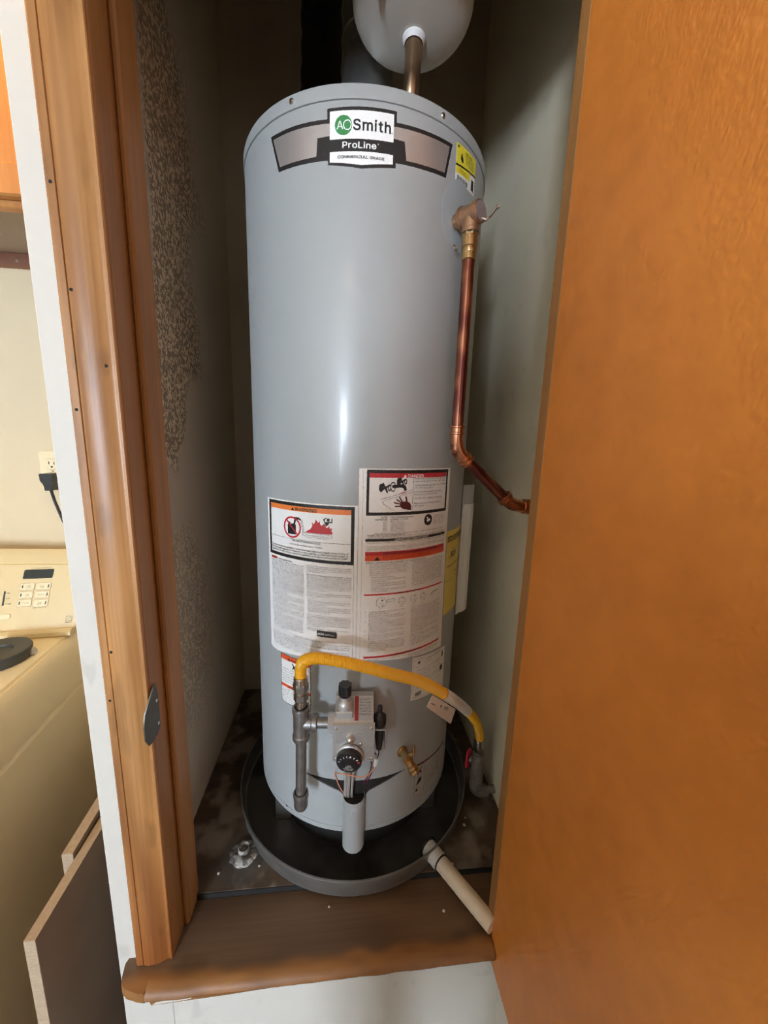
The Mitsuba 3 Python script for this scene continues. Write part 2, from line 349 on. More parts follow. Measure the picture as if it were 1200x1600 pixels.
# closet walls
fw = [cbox(-0.413, -0.322, Y0, 0.685, FL, CE, 0.002), cbox(-0.322, 1.6, Y0, 0.685, FL, -1.003), cbox(0.385, 1.6, Y0, 0.685, -1.003, CE), cbox(-0.322, 0.385, Y0, 0.685, 0.715, CE)]
struct('wall_front', fw, WHITE, 'white painted front wall around and below the closet opening', 'wall')
struct('wall_closet_outer', cbox(-0.413, -0.392, 0.685, 1.38, FL, CE), WHITE, 'white outer side of the closet facing the laundry', 'wall')
struct('wall_closet_left', cbox(-0.392, -0.370, 0.685, 1.38, FL, CT), PLASTER, 'stained textured plaster wall left of the water heater', 'wall')
struct('wall_closet_right', cbox(0.425, 0.45, 0.685, 1.38, FL, CT), RWALL, 'pale green grey drywall right of the water heater', 'wall')
struct('wall_closet_back', cbox(-0.370, 0.425, 1.36, 1.38, FL, CT), BWALL, 'dark brown back wall of the closet', 'wall')
struct('wall_closet_front', cbox(-0.413, 0.45, 0.612, 0.685, CE, CT), BWALL, 'raw inner face of the front wall above the opening', 'wall')
struct('ceiling_closet', cbox(-0.413, 0.45, 0.6, 1.38, CT, CT+0.03), BWALL, 'dark ceiling high above the water heater', 'ceiling')
struct('wall_right', cbox(0.352, 0.40, -0.5, Y0, FL, CE), WHITE, 'white wall return beside the orange door', 'wall')
# window behind the photographer
struct('window_1', [cbox(WX0-0.05, WX1+0.05, -3.2, -3.175, WZ0-0.06, WZ0), cbox(WX0-0.05, WX1+0.05, -3.2, -3.175, WZ1, WZ1+0.06),
       cbox(WX0-0.05, WX0, -3.2, -3.175, WZ0, WZ1), cbox(WX1, WX1+0.05, -3.2, -3.175, WZ0, WZ1), cbox(WX0, WX1, -3.2, -3.175, -0.045, -0.015)],
       WHITE, 'white framed window in the rear wall', 'window')
wp = trimesh.Trimesh([[WX0, -3.21, WZ0], [WX1, -3.21, WZ0], [WX1, -3.21, WZ1], [WX0, -3.21, WZ1]], [[0, 2, 1], [0, 3, 2]])
put('window_1__pane', wp, 'mat_display_glass', smooth=False, emitter={'type': 'area', 'radiance': rgb(DAY)})
def ceil_lamp(key, x, y, rad, power, label):
    put(key+'__base', lathe([(0, 0), (rad+0.02, 0), (rad+0.02, -0.025), (rad, -0.03), (rad, -0.012), (0, -0.012)], 40, (x, y, CE)), 'mat_white_paint')
    put(key+'__diffuser', lathe([(rad, -0.022), (rad*0.9, -0.045), (rad*0.6, -0.06), (0, -0.066)][::-1], 40, (x, y, CE)), 'mat_frosted_plastic', emitter={'type': 'area', 'radiance': rgb(power)})
    tag(key, label, 'lamp')
ceil_lamp('ceiling_lamp', -0.62, 0.56, 0.10, LAMP, 'warm round ceiling lamp over the washing machine')
ceil_lamp('passage_lamp', -0.5, -1.0, 0.16, CEIL, 'round ceiling lamp in the passage behind the photographer')

# ------------------------------------------------------------------ the photographer, whose body shades the lower right
def photographer():
    import manifold3d as m3
    def ball(p, r): return m3.Manifold.sphere(r, 20).translate([float(x) for x in p])
    def bone(*pr): return m3.Manifold.batch_hull([ball(p, r) for p, r in pr])
    cx, cy = -0.195, -0.42
    def J(x, y, z): return (cx+x, cy+y, FL+z)
    B = [bone((J(0, 0, 0.98), 0.125), (J(-0.05, 0, 0.93), 0.125), (J(0.05, 0, 0.93), 0.125)),                         # pelvis
         bone((J(-0.05, 0, 0.98), 0.115), (J(0.05, 0, 0.98), 0.115), (J(-0.075, 0.01, 1.24), 0.118), (J(0.075, 0.01, 1.24), 0.118)),
         bone((J(-0.075, 0.01, 1.24), 0.118), (J(0.075, 0.01, 1.24), 0.118), (J(-0.13, 0, 1.395), 0.072), (J(0.13, 0, 1.395), 0.072)),
         bone((J(-0.13, 0, 1.395), 0.070), (J(0.13, 0, 1.395), 0.070), (J(0, 0.0, 1.45), 0.058)),
         bone((J(0, 0.0, 1.44), 0.058), (J(0, 0.025, 1.52), 0.052)),
         bone((J(0, 0.03, 1.63), 0.088), (J(0, 0.045, 1.585), 0.072), (J(0, 0.075, 1.535), 0.042), (J(0, 0.0, 1.645), 0.085)),
         bone((J(0, 0.128, 1.575), 0.012), (J(0, 0.115, 1.610), 0.008)),                                                  # nose
         bone((J(-0.088, 0.025, 1.600), 0.012), (J(-0.090, 0.020, 1.570), 0.009)), bone((J(0.088, 0.025, 1.600), 0.012), (J(0.090, 0.020, 1.570), 0.009))]
    for sgn in (-1, 1):
        B += [bone((J(sgn*0.085, 0, 0.90), 0.092), (J(sgn*0.10, 0.015, 0.50), 0.060)), bone((J(sgn*0.10, 0.015, 0.50), 0.058), (J(sgn*0.105, -0.01, 0.36), 0.058), (J(sgn*0.11, -0.01, 0.09), 0.040)),
              bone((J(sgn*0.11, -0.03, 0.045), 0.042), (J(sgn*0.115, 0.05, 0.040), 0.036), (J(sgn*0.125, 0.15, 0.026), 0.026), (J(sgn*0.11, -0.03, 0.028), 0.028))]
        sh = J(sgn*0.185, 0.01, 1.385); el = J(sgn*0.235+0.02, 0.16, 1.16); wr = (0.021+sgn*0.062, -0.085, -0.085)
        B += [bone((J(sgn*0.14, 0, 1.385), 0.068), (sh, 0.058)), bone((sh, 0.057), (el, 0.043)), bone((el, 0.042), (wr, 0.027)),
              bone((wr, 0.026), ((0.021+sgn*0.060, -0.060, -0.040), 0.022), ((0.021+sgn*0.056, -0.050, 0.0), 0.016), ((0.021+sgn*0.056, -0.055, -0.050), 0.016))]
        for k, (z0, ln) in enumerate(((0.004, 0.060), (-0.018, 0.066), (-0.040, 0.064), (-0.060, 0.052))):              # fingers curl behind the phone's edge
            a = (0.021+sgn*0.056, -0.046, z0); b = (0.021+sgn*0.047, -0.0330+0.022, z0+0.004); c = (0.021+sgn*(0.047-ln*0.30), -0.0050, z0+0.007)
            B += [bone((a, 0.0095), (b, 0.0085)), bone((b, 0.0085), (c, 0.0072))] if k > 0 else [bone((a, 0.0095), ((0.021+sgn*0.050, -0.030, z0+0.02), 0.0080))]
        B += [bone(((0.021+sgn*0.055, -0.060, -0.055), 0.013), ((0.021+sgn*0.040, -0.040, -0.030), 0.010)), bone(((0.021+sgn*0.040, -0.040, -0.030), 0.0098), ((0.021+sgn*0.020, -0.034, -0.018), 0.0085))]
    m = m3.Manifold.batch_boolean(B, m3.OpType.Add).refine_to_length(0.02).to_mesh()
    t = trimesh.Trimesh(np.asarray(m.vert_properties[:, :3], float), m.tri_verts); t.merge_vertices()
    trimesh.smoothing.filter_taubin(t, iterations=6); v = t.vertices
    col = np.tile([0.035, 0.04, 0.06], (len(v), 1)).astype(float)
    col[v[:, 2] < FL+0.98] = (0.03, 0.03, 0.035); col[v[:, 2] < FL+0.085] = (0.05, 0.045, 0.04)
    skin = ((v[:, 2] > FL+1.47) & (np.abs(v[:, 0]-cx) < 0.13) & (v[:, 1] < cy+0.2)) | (v[:, 1] > -0.115)
    col[skin] = (0.50, 0.31, 0.22)
    scene['mat_person'] = {'type': 'twosided', 'bsdf': {'type': 'principled', 'base_color': {'type': 'mesh_attribute', 'name': 'vertex_color'}, 'roughness': 0.7}}
    put('person__body', t, 'mat_person', smooth=True, color=col)
    hair = m3.Manifold.batch_hull([ball(J(0, 0.02, 1.645), 0.093), ball(J(0, -0.02, 1.60), 0.088), ball(J(0, 0.065, 1.69), 0.045)]) - m3.Manifold.batch_hull([ball(J(0, 0.06, 1.60), 0.080), ball(J(0, 0.13, 1.56), 0.09)])
    put('person__hair', trimesh.Trimesh(*(lambda q: (np.asarray(q.vert_properties[:, :3], float), q.tri_verts))(hair.to_mesh())), DARK, 40)
    tag('person', 'person in dark clothes standing before the closet holding a phone', 'person')
    put('phone__body', cbox(-0.016, 0.058, -0.0250, -0.0175, -0.128, 0.020, 0.003), BLACKP); put('phone__lens', lathe([(0.008, 0), (0.008, 0.0015), (0, 0.0015)], 20, (0.0, -0.0175, 0.006), (0, 1, 0)), DISP)
    tag('phone', 'black phone held up before the closet', 'phone')
photographer()

# ------------------------------------------------------------------ closet trim and door
def casing_profile():
    # x across, y depth (towards the room is negative)
    return [(-0.374, 0), (-0.374, -0.011), (-0.371, -0.0135), (-0.3615, -0.0135), (-0.3605, -0.0115), (-0.3595, -0.0135), (-0.353, -0.0150), (-0.343, -0.0148), (-0.333, -0.0132),
            (-0.3255, -0.0100), (-0.3195, -0.0072), (-0.3165, -0.0070), (-0.3155, -0.0085), (-0.3125, -0.0085), (-0.3115, -0.0070), (-0.3115, 0)]
def vprism(prof, z0, z1):
    p = Polygon([(x, Y0+d) for x, d in prof]); m = trimesh.creation.extrude_polygon(p, z1-z0, engine='earcut'); m.apply_translation([0, 0, z0]); return m
struct('trim_1', vprism(casing_profile(), -0.975, 0.78), TRIM, 'orange brown stained moulded casing left of the opening', 'trim')
struct('trim_2', [cbox(-0.322, -0.3105, Y0-0.003, 0.689, -0.975, 0.715, 0.0012), cbox(-0.3105, -0.3005, 0.634, 0.689, -0.975, 0.715, 0.003)], JAMB, 'brown stained door jamb with its stop, left side of the opening', 'trim')
struct('trim_3', [cbox(0.364, 0.385, Y0, 0.689, -0.975, 0.715, 0.001)], JAMB, 'brown stained door jamb behind the orange door', 'trim')
struct('trim_4', [cbox(-0.3105, 0.364, Y0, 0.689, 0.700, 0.715)], JAMB, 'brown stained head jamb over the opening', 'trim')
# sill: a thick board with a rounded nosing and a worn horn at its left end
def sill_mesh():
    prof = [(0.676, -0.975), (0.556, -0.975), (0.545, -0.977), (0.538, -0.983), (0.536, -0.990), (0.540, -0.998), (0.549, -1.003), (0.676, -1.003)]
    xs = np.r_[np.linspace(-0.342, 0.306, 60)]
    V, n = [], len(prof)
    rng = np.random.RandomState(3)
    for i, x in enumerate(xs):
        j = 0.0012*(meshkit.fbm(np.array([x*25, 1.0, 2.0]), 3)-0.5)*2
        for k, (y, z) in enumerate(prof):
            w = 1.0 if 1 <= k <= 6 else 0.0
            V.append([x, y+w*j, z+0.4*w*j])
    F = []; j = np.arange(n); k = (j+1) % n
    for i in range(len(xs)-1):
        p, q = i*n, (i+1)*n
        F += [np.stack([p+j, p+k, q+k], 1), np.stack([p+j, q+k, q+j], 1)]
    m = trimesh.Trimesh(np.array(V), np.vstack(F), process=False)
    v, f = trimesh.creation.triangulate_polygon(Polygon(prof), engine='earcut')
    caps = []
    for x in (xs[0], xs[-1]):
        caps.append(trimesh.Trimesh(np.c_[v[:, 0]*0+x, v], f))
    horn = Polygon([(-0.342, 0.592), (-0.393, 0.592), (-0.396, 0.585), (-0.392, 0.566), (-0.388, 0.556), (-0.377, 0.5485), (-0.355, 0.542), (-0.342, 0.540)])
    h = trimesh.creation.extrude_polygon(horn, 0.022, engine='earcut'); h.apply_translation([0, 0, -0.9985])
    return [m]+caps+[h, cbox(0.306, 0.364, 0.592, 0.676, -1.003, -0.975)]
put('trim_5', sill_mesh(), SILL, 35); tag('trim_5', 'worn brown wooden sill board across the bottom of the opening', 'sill', kind='structure')
apron = Polygon([(-0.338, -1.003), (-0.140, -1.003), (-0.150, -1.009), (-0.20, -1.012), (-0.262, -1.0135), (-0.335, -1.0155)])
put('trim_5__apron_strip', prism(apron, 0.5455, 0.592), SILL)
# a bare splintered patch on the strip's face
chip = Polygon([(-0.333, -1.0135), (-0.325, -1.008), (-0.30, -1.0065), (-0.278, -1.0045), (-0.262, -1.006), (-0.268, -1.010), (-0.29, -1.0115)])
put('trim_5__bare_patch', prism(chip, 0.5448, 0.547), 'mat_plaster_crumb'); labels['trim_5__bare_patch'] = {'label': 'bare splintered patch'}
# strike plate let into the jamb edge
sp = Polygon([(0.590, -0.425), (0.590, -0.492), (0.583, -0.500), (0.571, -0.500), (0.564, -0.485), (0.563, -0.46), (0.567, -0.44), (0.577, -0.427), (0.588, -0.412), (0.598, -0.405), (0.604, -0.43), (0.604, -0.49), (0.590, -0.497)]).buffer(0)
def strike_mesh():
    v, f = trimesh.creation.triangulate_polygon(sp, engine='earcut'); m = trimesh.creation.extrude_triangulation(v, f, 0.0022)
    q = m.vertices.copy(); bend = np.clip(0.588-q[:, 0], 0, 1)
    m.vertices = np.stack([-0.3085+q[:, 2]-bend*0.16, q[:, 0], q[:, 1]], 1); m.fix_normals(); return m
put('strike_plate__plate', strike_mesh(), STRIKE); tag('strike_plate', 'tarnished steel strike plate on the stained left jamb', 'strike plate')
for zz in (-0.437, -0.480): put('strike_plate__screw', lathe([(0.0033, 0), (0.003, 0.0008), (0, 0.0012)], 12, (-0.3063, 0.598, zz), (1, 0, 0)), CHROME)
# nail holes in the casing: small dark dents
for i, (zz, xx) in enumerate(((0.305, -0.3665), (0.182, -0.3555), (0.09, -0.3250), (0.03, -0.3665), (-0.335, -0.3560), (-0.37, -0.3300), (-0.42, -0.3665))):
    dd = 0.0137 if xx < -0.36 else 0.0152 if xx < -0.35 else 0.0101
    put('trim_1__nail_hole', lathe([(0.0022, 0), (0.0017, 0.0003), (0, 0.0003)], 10, (xx, Y0-dd, zz), (0, -1, 0)), DARK)
# the orange flush door, swung open towards the room
put('door_1__slab', cbox(0.308, 0.343, -0.10, 0.585, -1.03, 0.735, 0.0015), DOOR, smooth=False)
put('door_1__edge_band', cbox(0.3072, 0.344, 0.562, 0.589, -1.03, 0.735, 0.002), EDGE, smooth=False)
tag('door_1', 'open flush door with orange brown veneer on the right', 'door', kind='structure')
labels['door_1__edge_band'] = {'label': 'darker brown hinge edge band'}

# ------------------------------------------------------------------ platform
put('plywood_platform', [cbox(-0.370, 0.425, 0.6785, 1.36, -0.992, -0.962, 0.001)], PLY, smooth=False)
put('plywood_platform__front_edge', cbox(-0.368, 0.423, 0.6768, 0.6784, -0.992, -0.9625), DARK, smooth=False)
labels['plywood_platform__front_edge'] = {'label': 'dark front edge'}
tag('plywood_platform', 'dirty plywood platform carrying the water heater pan', 'platform')
for yy in (0.70, 1.30): put('platform_framing__joist', cbox(-0.370, 0.425, yy, yy+0.04, FL, -0.9921), PLY, smooth=False)
tag('platform_framing', 'rough timber framing carrying the plywood platform', 'framing')
# sealed pipe stub in the plywood and crumbs
def lump(c, r, seed, sq=0.6, m=2):
    s = trimesh.creation.icosphere(m, r); v = s.vertices
    n = meshkit.fbm(v/r*1.6+seed*7.3, 3, seed)[:, None]
    s.vertices = v*(0.6+0.8*n)*[1, 1, sq]+c; return s
put('pipe_stub__pipe', lathe([(0.0, -0.008), (0.010, -0.008), (0.011, 0.014), (0.0125, 0.014), (0.0125, -0.012)], 28, (-0.222, 0.752, -0.955)), SEAL)
put('pipe_stub__sealant', [lump((-0.222+0.020*math.cos(a), 0.752+0.019*math.sin(a), -0.962), 0.0125, i+1) for i, a in enumerate(np.linspace(0, 6.1, 11))]+[lump((-0.212, 0.732, -0.957), 0.012, 30), lump((-0.228, 0.735, -0.956), 0.010, 31)], SEAL)
tag('pipe_stub', 'stub of pipe in crumbling grey sealant on the plywood left of the pan', 'pipe stub')
CR = [(-0.268, 0.714, 'on the plywood below the pipe stub near the left jamb'), (-0.181, 0.722, 'on the plywood between the pipe stub and the pan'), (0.318, 0.777, 'on the plywood below the gas shut-off valve, the larger flake'), (0.327, 0.795, 'on the plywood below the gas shut-off valve, the smaller flake'),
      (0.262, 0.690, 'on the plywood right of the drain coupling'), (0.222, 0.612, 'on the sill board left of the cream drain pipe'), (-0.02, 0.640, 'on the sill board in front of the pan')]
for i, (x, y, where) in enumerate(CR):
    z = -0.962 if y > 0.6785 else -0.975
    k = put('plaster_crumb', lump((x, y, z+0.0012), 0.0022+0.0022*random.random(), 50+i, 0.7, 1), CRUMB)
    tag(k, f'tiny pale plaster crumb {where}', 'crumb', 'plaster crumbs on the platform')

# ------------------------------------------------------------------ drain pan
ZP, RP, ZF = -0.915, 0.313, -0.9615
PC = (AX[0], AX[1], 0)
put('drain_pan__wall', lathe([(RP-0.012, ZF+0.001), (RP-0.005, ZF+0.0005), (RP-0.001, ZP-0.004), (RP+0.0015, ZP-0.002), (RP+0.001, ZP+0.001), (RP-0.002, ZP+0.0012), (RP-0.003, ZP-0.003), (RP-0.0075, ZF+0.004), (RP-0.014, ZF+0.003)], 160, PC), PANM)
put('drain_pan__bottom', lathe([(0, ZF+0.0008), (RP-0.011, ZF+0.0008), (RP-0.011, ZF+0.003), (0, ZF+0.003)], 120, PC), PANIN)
tag('drain_pan', 'round dull metal drain pan under the water heater', 'drain pan')
# heater pedestal inside the pan
# ------------------------------------------------------------------ water heater
ZT, ZS, ZB = 0.5475, 0.5245, -0.859
WH = 'water_heater'
tag(WH, 'tall blue grey gas water heater standing in a metal drain pan', 'water heater')
jp = [(0, ZB+0.012), (R-0.012, ZB+0.012), (R-0.012, ZB), (R, ZB), (R, ZB+0.0118), (R-0.0012, ZB+0.0124), (R-0.0012, ZB+0.0134), (R, ZB+0.014)]
jp += [(R, z) for z in np.linspace(ZB+0.02, ZS-0.002, 24)]+[(R-0.0012, ZS-0.0012), (R-0.0012, ZS), (0, ZS)]
jack = lathe(jp, 360, PC)
cut = Polygon([(-0.136, -0.7255), (0.110, -0.7255), (0.085, -0.7325), (0.050, -0.7435), (0.022, -0.7545), (0.0135, -0.762), (0.0125, -0.775), (0.006, -0.786), (-0.004, -0.7915), (-0.013, -0.7925),
               (-0.022, -0.7915), (-0.031, -0.786), (-0.0365, -0.775), (-0.0375, -0.760), (-0.045, -0.7535), (-0.075, -0.7425), (-0.105, -0.733)])
cutm = solidwrap(cut, R-0.006, R+0.02)
jb = trimesh.boolean.difference([jack, cutm], engine='manifold')
put(WH+'__jacket', jb, JACKET, 25)
put(WH+'__burner_recess', solidwrap(cut.buffer(0.002), R-0.0070, R-0.0022), DARK, 20)
put(WH+'__lid', lathe([(0, ZS), (R+0.0018, ZS), (R+0.0018, ZT-0.006), (R+0.0005, ZT-0.002), (R-0.003, ZT), (0, ZT)], 360, PC), JACKET, 25)
for th, zz in ((-31.4, 0.535), (26.4, 0.534)):
    put(WH+'__screw', lathe([(0.0042, 0), (0.0042, 0.0016), (0.003, 0.003), (0, 0.0034)], 14, cyl(th, R+0.0016, zz), er(th)), CHROME)
put(WH+'__screw', lathe([(0.003, 0), (0.003, 0.0012), (0, 0.002)], 12, cyl(-41, R-0.0005, -0.846), er(-41)), CHROME)
put(WH+'__pedestal', [lathe([(0, ZF+0.003), (0.205, ZF+0.003), (0.205, ZB+0.013), (0, ZB+0.013)], 80, PC)], DARK)
for a in (-60, 60, 180):
    c = cyl(a, 0.215, 0); put(WH+'__foot', cbox(c[0]-0.02, c[0]+0.02, c[1]-0.02, c[1]+0.02, ZF+0.003, ZB+0.012, 0.003), IRON)
# draft tube below the burner notch
tth = -2.9; tc = cyl(tth, R+0.004, 0)
put(WH+'__burner_sleeve', lathe([(0.0236, -0.7570), (0.0243, -0.7590), (0.0240, -0.7610), (0.0240, -0.7730), (0.0247, -0.7745), (0.0240, -0.7760), (0.0240, -0.866), (0.0233, -0.8675), (0.0238, -0.872), (0.0238, -0.884), (0.0226, -0.884), (0.0226, -0.7570), (0.0236, -0.7570)], 40, tc), JACKET, 25)
put(WH+'__sleeve_opening', [lathe([(0.0226, -0.7625), (0.0, -0.7625)], 30, tc), lathe([(0.0224, -0.7580), (0.0224, -0.7625)], 30, tc)], DARK)
# inlet nipple collars on the lid are hidden from the front; draft hood and vent are separate below

# ---- brand label
B = WH+'__brand_label'
frame_g = Polygon([(-0.1896, 0.5025), (-0.130, 0.5012), (-0.0765, 0.4992), (-0.0765, 0.5135), (-0.0205, 0.5148), (0.0345, 0.5150), (0.0347, 0.5000), (0.090, 0.5022), (0.1437, 0.5048), (0.1321, 0.4500), (0.085, 0.4462), (0.035, 0.4441), (0.035, 0.4368), (-0.0198, 0.4302), (-0.0751, 0.4360), (-0.0751, 0.4425), (-0.120, 0.4435), (-0.1713, 0.4450)])
put(B, sheet(frame_g, R), PRINTK, 30)
pr = Print()
pr.shape(FOIL, Polygon([(-0.1835, 0.4962), (-0.130, 0.4950), (-0.0725, 0.4932), (-0.0725, 0.4760), (-0.0930, 0.4755), (-0.0952, 0.4500), (-0.120, 0.4500), (-0.1680, 0.4512)]))
pr.shape(BRANDW, Polygon([(-0.0722, 0.5090), (-0.0205, 0.5098), (0.0303, 0.5100), (0.0303, 0.4715), (-0.0722, 0.4705)]))
pr.shape(BRANDW, Polygon([(-0.0722, 0.4535), (0.0303, 0.4542), (0.0303, 0.4410), (-0.0198, 0.4348), (-0.0722, 0.4392)]))
pr.text(BRANDW, -0.0515, 0.4585, 0.0085, 'ProLine', True, width=0.0545); pr.shape(BRANDW, Point(0.0058, 0.4655).buffer(0.0009))
pr.shape(PRINTG, Point(-0.0500, 0.4895).buffer(0.0138, 24))
pr2 = Print()
pr2.text(PRINTK, -0.0345, 0.4828, 0.0145, 'Smith', True, width=0.0600, gap=0.17); pr2.rect(PRINTK, 0.0270, 0.4828, 0.0282, 0.4842)
pr2.text(PRINTK, -0.0590, 0.4440, 0.0037, 'COMMERCIAL GRADE', True, width=0.0752)
pr2.text(BRANDW, -0.0608, 0.4838, 0.0115, 'A', False, width=0.0105)
pr2.shape(BRANDW, affinity.scale(Point(-0.0437, 0.4895).buffer(0.0072, 20).difference(Point(-0.0437, 0.4895).buffer(0.0056, 20)), 0.95, 1.0))
printed(B, pr, R+0.0003, {FOIL: 'foil_panel', BRANDW: 'white_panel', PRINTG: 'green_disc'})
printed(B, pr2, R+0.0009, {PRINTK: 'lettering', BRANDW: 'white_lettering'})
prf = Print(); prf.shape(FOIL, Polygon([(0.0305, 0.4938), (0.090, 0.4962), (0.1375, 0.4985), (0.1282, 0.4562), (0.085, 0.4525), (0.0530, 0.4508), (0.0490, 0.4766), (0.0305, 0.4772)]))
printed(B, prf, R+0.0003, {FOIL: 'foil_panel'})
labels[B] = {'label': 'brand label with a white centre and brushed metal wings'}

# ---- words of the safety labels
W1 = ('Do not store or use gasoline or other flammable vapors and liquids in the vicinity of this or any other appliance. Storage of or use of gasoline or other flammable vapors or liquids in the vicinity of this or any other appliance can result in serious injury or death.').split()
W2 = ('protect against leaks all water heaters will eventually leak do not install without adequate drainage where water flow would cause damage connect a drain line to the pan and run it to a suitable drain inspect the pan for leaks and turn off the water supply and the gas if water is found this water heater must be vented and supplied with enough combustion air read the manual before you begin keep the area around the heater clear and free of combustible materials in the state follow local codes and test the relief valve each year the valve must discharge through a pipe to a safe place').split()
W3 = ('turn the gas control knob clockwise to the off position wait five minutes to clear out any gas then smell for gas including near the floor if you smell gas stop follow step b in the safety information above if you do not smell gas go to the next step set the thermostat to the lowest setting find the pilot and hold the knob down while the igniter is pushed until the pilot is lit release the knob and turn it to on use only your hand to push in or turn the gas control knob never use tools').split()
W4 = ('this appliance is equipped with an ignition device which automatically lights the burner do not try to light the burner by hand before operating smell all around the appliance area for gas be sure to smell next to the floor because some gas is heavier than air do not touch any electric switch do not use any phone in your building immediately call your gas supplier from a neighbors phone').split()

# ---- warning label (left)
L = WH+'__warning_label'
put(L, sheet(Polygon([(-0.228, -0.1198), (-0.0155, -0.1203), (-0.0150, -0.438), (-0.060, -0.4395), (-0.13, -0.446), (-0.205, -0.4555), (-0.222, -0.4545), (-0.228, -0.450)]), R), PAPER)
pr = Print()
pr.shape(PRINTK, sbox(-0.2210, -0.2365, -0.0218, -0.1226).difference(sbox(-0.2150, -0.2300, -0.0280, -0.1286)))
pr.rect(PRINTO, -0.2150, -0.1388, -0.0280, -0.1286)
pr.rect(PRINTK, -0.2150, -0.1958, -0.0280, -0.1952)
pr.shape(PRINTK, Polygon([(-0.1535, -0.1375), (-0.1463, -0.1375), (-0.1499, -0.1308)]))
pr.text(PRINTK, -0.1445, -0.1375, 0.0062, 'WARNING', True, width=0.049)
# no fuel can
pr.shape(PRINTK, unary_union([rpoly(-0.1630, -0.1860, -0.1425, -0.1660, 0.0012), sbox(-0.1605, -0.167, -0.1560, -0.1615), sbox(-0.1545, -0.166, -0.1440, -0.1645), LineString([(-0.1465, -0.166), (-0.1440, -0.1560), (-0.1375, -0.1530)]).buffer(0.0021)]))
pr.stroke(PRINTK, [(-0.1440, -0.1525), (-0.1350, -0.1525), (-0.1320, -0.1545)], 0.0034)
pr.stroke(PRINTGREY, [(-0.1310, -0.1540), (-0.1275, -0.1700), (-0.1265, -0.1840), (-0.1210, -0.1855)], 0.0008); pr.stroke(PRINTGREY, [(-0.1280, -0.1540), (-0.1245, -0.1700), (-0.1235, -0.1790), (-0.1190, -0.1800)], 0.0008)
pr.text(PRINTGREY, -0.1185, -0.1850, 0.0028, 'Flammable Vapors', False, width=0.048)
pr.stroke(PRINTGREY, [(-0.119, -0.1795), (-0.072, -0.1795), (-0.066, -0.181), (-0.064, -0.184), (-0.068, -0.187), (-0.080, -0.188), (-0.095, -0.1875), (-0.112, -0.1880), (-0.120, -0.1865)], 0.0006)
pr.shape(PRINTR, Polygon([(-0.1205, -0.1785), (-0.116, -0.1745), (-0.110, -0.1715), (-0.107, -0.168), (-0.1045, -0.163), (-0.1055, -0.158), (-0.1010, -0.1605), (-0.0985, -0.154), (-0.0985, -0.151), (-0.094, -0.1545), (-0.0925, -0.1575), (-0.0885, -0.1535), (-0.0890, -0.159), (-0.0855, -0.1625), (-0.0815, -0.158), (-0.0780, -0.160), (-0.0765, -0.166), (-0.0720, -0.1645), (-0.0705, -0.161), (-0.0685, -0.167), (-0.0645, -0.1655), (-0.0660, -0.1715), (-0.0625, -0.1750), (-0.0650, -0.1785)]))
man = unary_union([Point(-0.0722, -0.1500).buffer(0.0030), Polygon([(-0.0795, -0.1560), (-0.0760, -0.1535), (-0.0690, -0.1538), (-0.0712, -0.1585), (-0.0762, -0.1628)]),
                   LineString([(-0.0785, -0.1550), (-0.0810, -0.1500), (-0.0760, -0.1462)]).buffer(0.0011), LineString([(-0.0700, -0.1545), (-0.0650, -0.1545), (-0.0650, -0.1480)]).buffer(0.0011)])
pr.shape(PRINTK, man)
pr.text(PRINTK, -0.1535, -0.2000, 0.0030, 'FIRE AND EXPLOSION HAZARD', True, width=0.066)
pr.text(PRINTK, -0.1585, -0.2075, 0.0032, 'Can result in serious injury or death.', False, width=0.075)
pr.shape(PRINTK, Polygon([(-0.2138, -0.2165), (-0.2098, -0.2165), (-0.2118, -0.2120)]))
for i, t in enumerate(('Do not store or use gasoline or other flammable vapors and liquids in the vicinity of', 'this or any other appliance. Storage of or use of gasoline or other flammable vapors or', 'liquids in the vicinity of this or any other appliance can result in serious injury or death.')):
    pr.text(PRINTK, -0.2085 if i == 0 else -0.2138, -0.2165-i*0.0050, 0.0031, t, True, width=(0.176 if i == 0 else 0.181))
# columns below
pr.rect(PRINTO2, -0.2165, -0.2460, -0.1975, -0.2410); pr.text(PRINTK, -0.2155, -0.2450, 0.0030, 'WARNING', True, width=0.017); pr.text(PRINTK, -0.194, -0.2452, 0.0030, 'Protect against leaks', True, width=0.040)
def dash(i): return (-0.2165, -0.1245)
pr.k = 0
pr.para(PRINTGREY, -0.2165, -0.1245, -0.2475, 0.0022, 0.00385, 11, W2, bold=(5,))
pr.para(PRINTK, -0.2165, -0.1245, -0.2905, 0.0022, 0.00385, 6, W2, bold=(1, 3))
pr.para(PRINTGREY, -0.2165, -0.1245, -0.3150, 0.0022, 0.00385, 8, W2, ragged=(0, 4))
pr.para(PRINTK, -0.2165, -0.1245, -0.3480, 0.0022, 0.00385, 4, W2, ragged=(3,))
pr.para(PRINTGREY, -0.2140, -0.1270, -0.3640, 0.0022, 0.00385, 9, W2, ragged=(8,))
pr.para(PRINTGREY, -0.1185, -0.0260, -0.2440, 0.0022, 0.00385, 4, W2, ragged=(3,))
pr.para(PRINTK, -0.1185, -0.0260, -0.2620, 0.0022, 0.00385, 9, W2, bold=(0,), ragged=(8,))
pr.para(PRINTGREY, -0.1185, -0.0260, -0.2985, 0.0022, 0.00385, 3, W2, ragged=(2,))
pr.rect(PRINTGREY, -0.1185, -0.3125, -0.0260, -0.3122)
pr.para(PRINTGREY, -0.1165, -0.0265, -0.3155, 0.0022, 0.0040, 7, W2, ragged=(2, 6))
pr.para(PRINTGREY, -0.1185, -0.0260, -0.3460, 0.0022, 0.0040, 7, W2, bold=(1,), ragged=(6,))
pr.para(PRINTK, -0.1185, -0.0300, -0.3755, 0.0022, 0.0040, 2, W2, ragged=(1,))
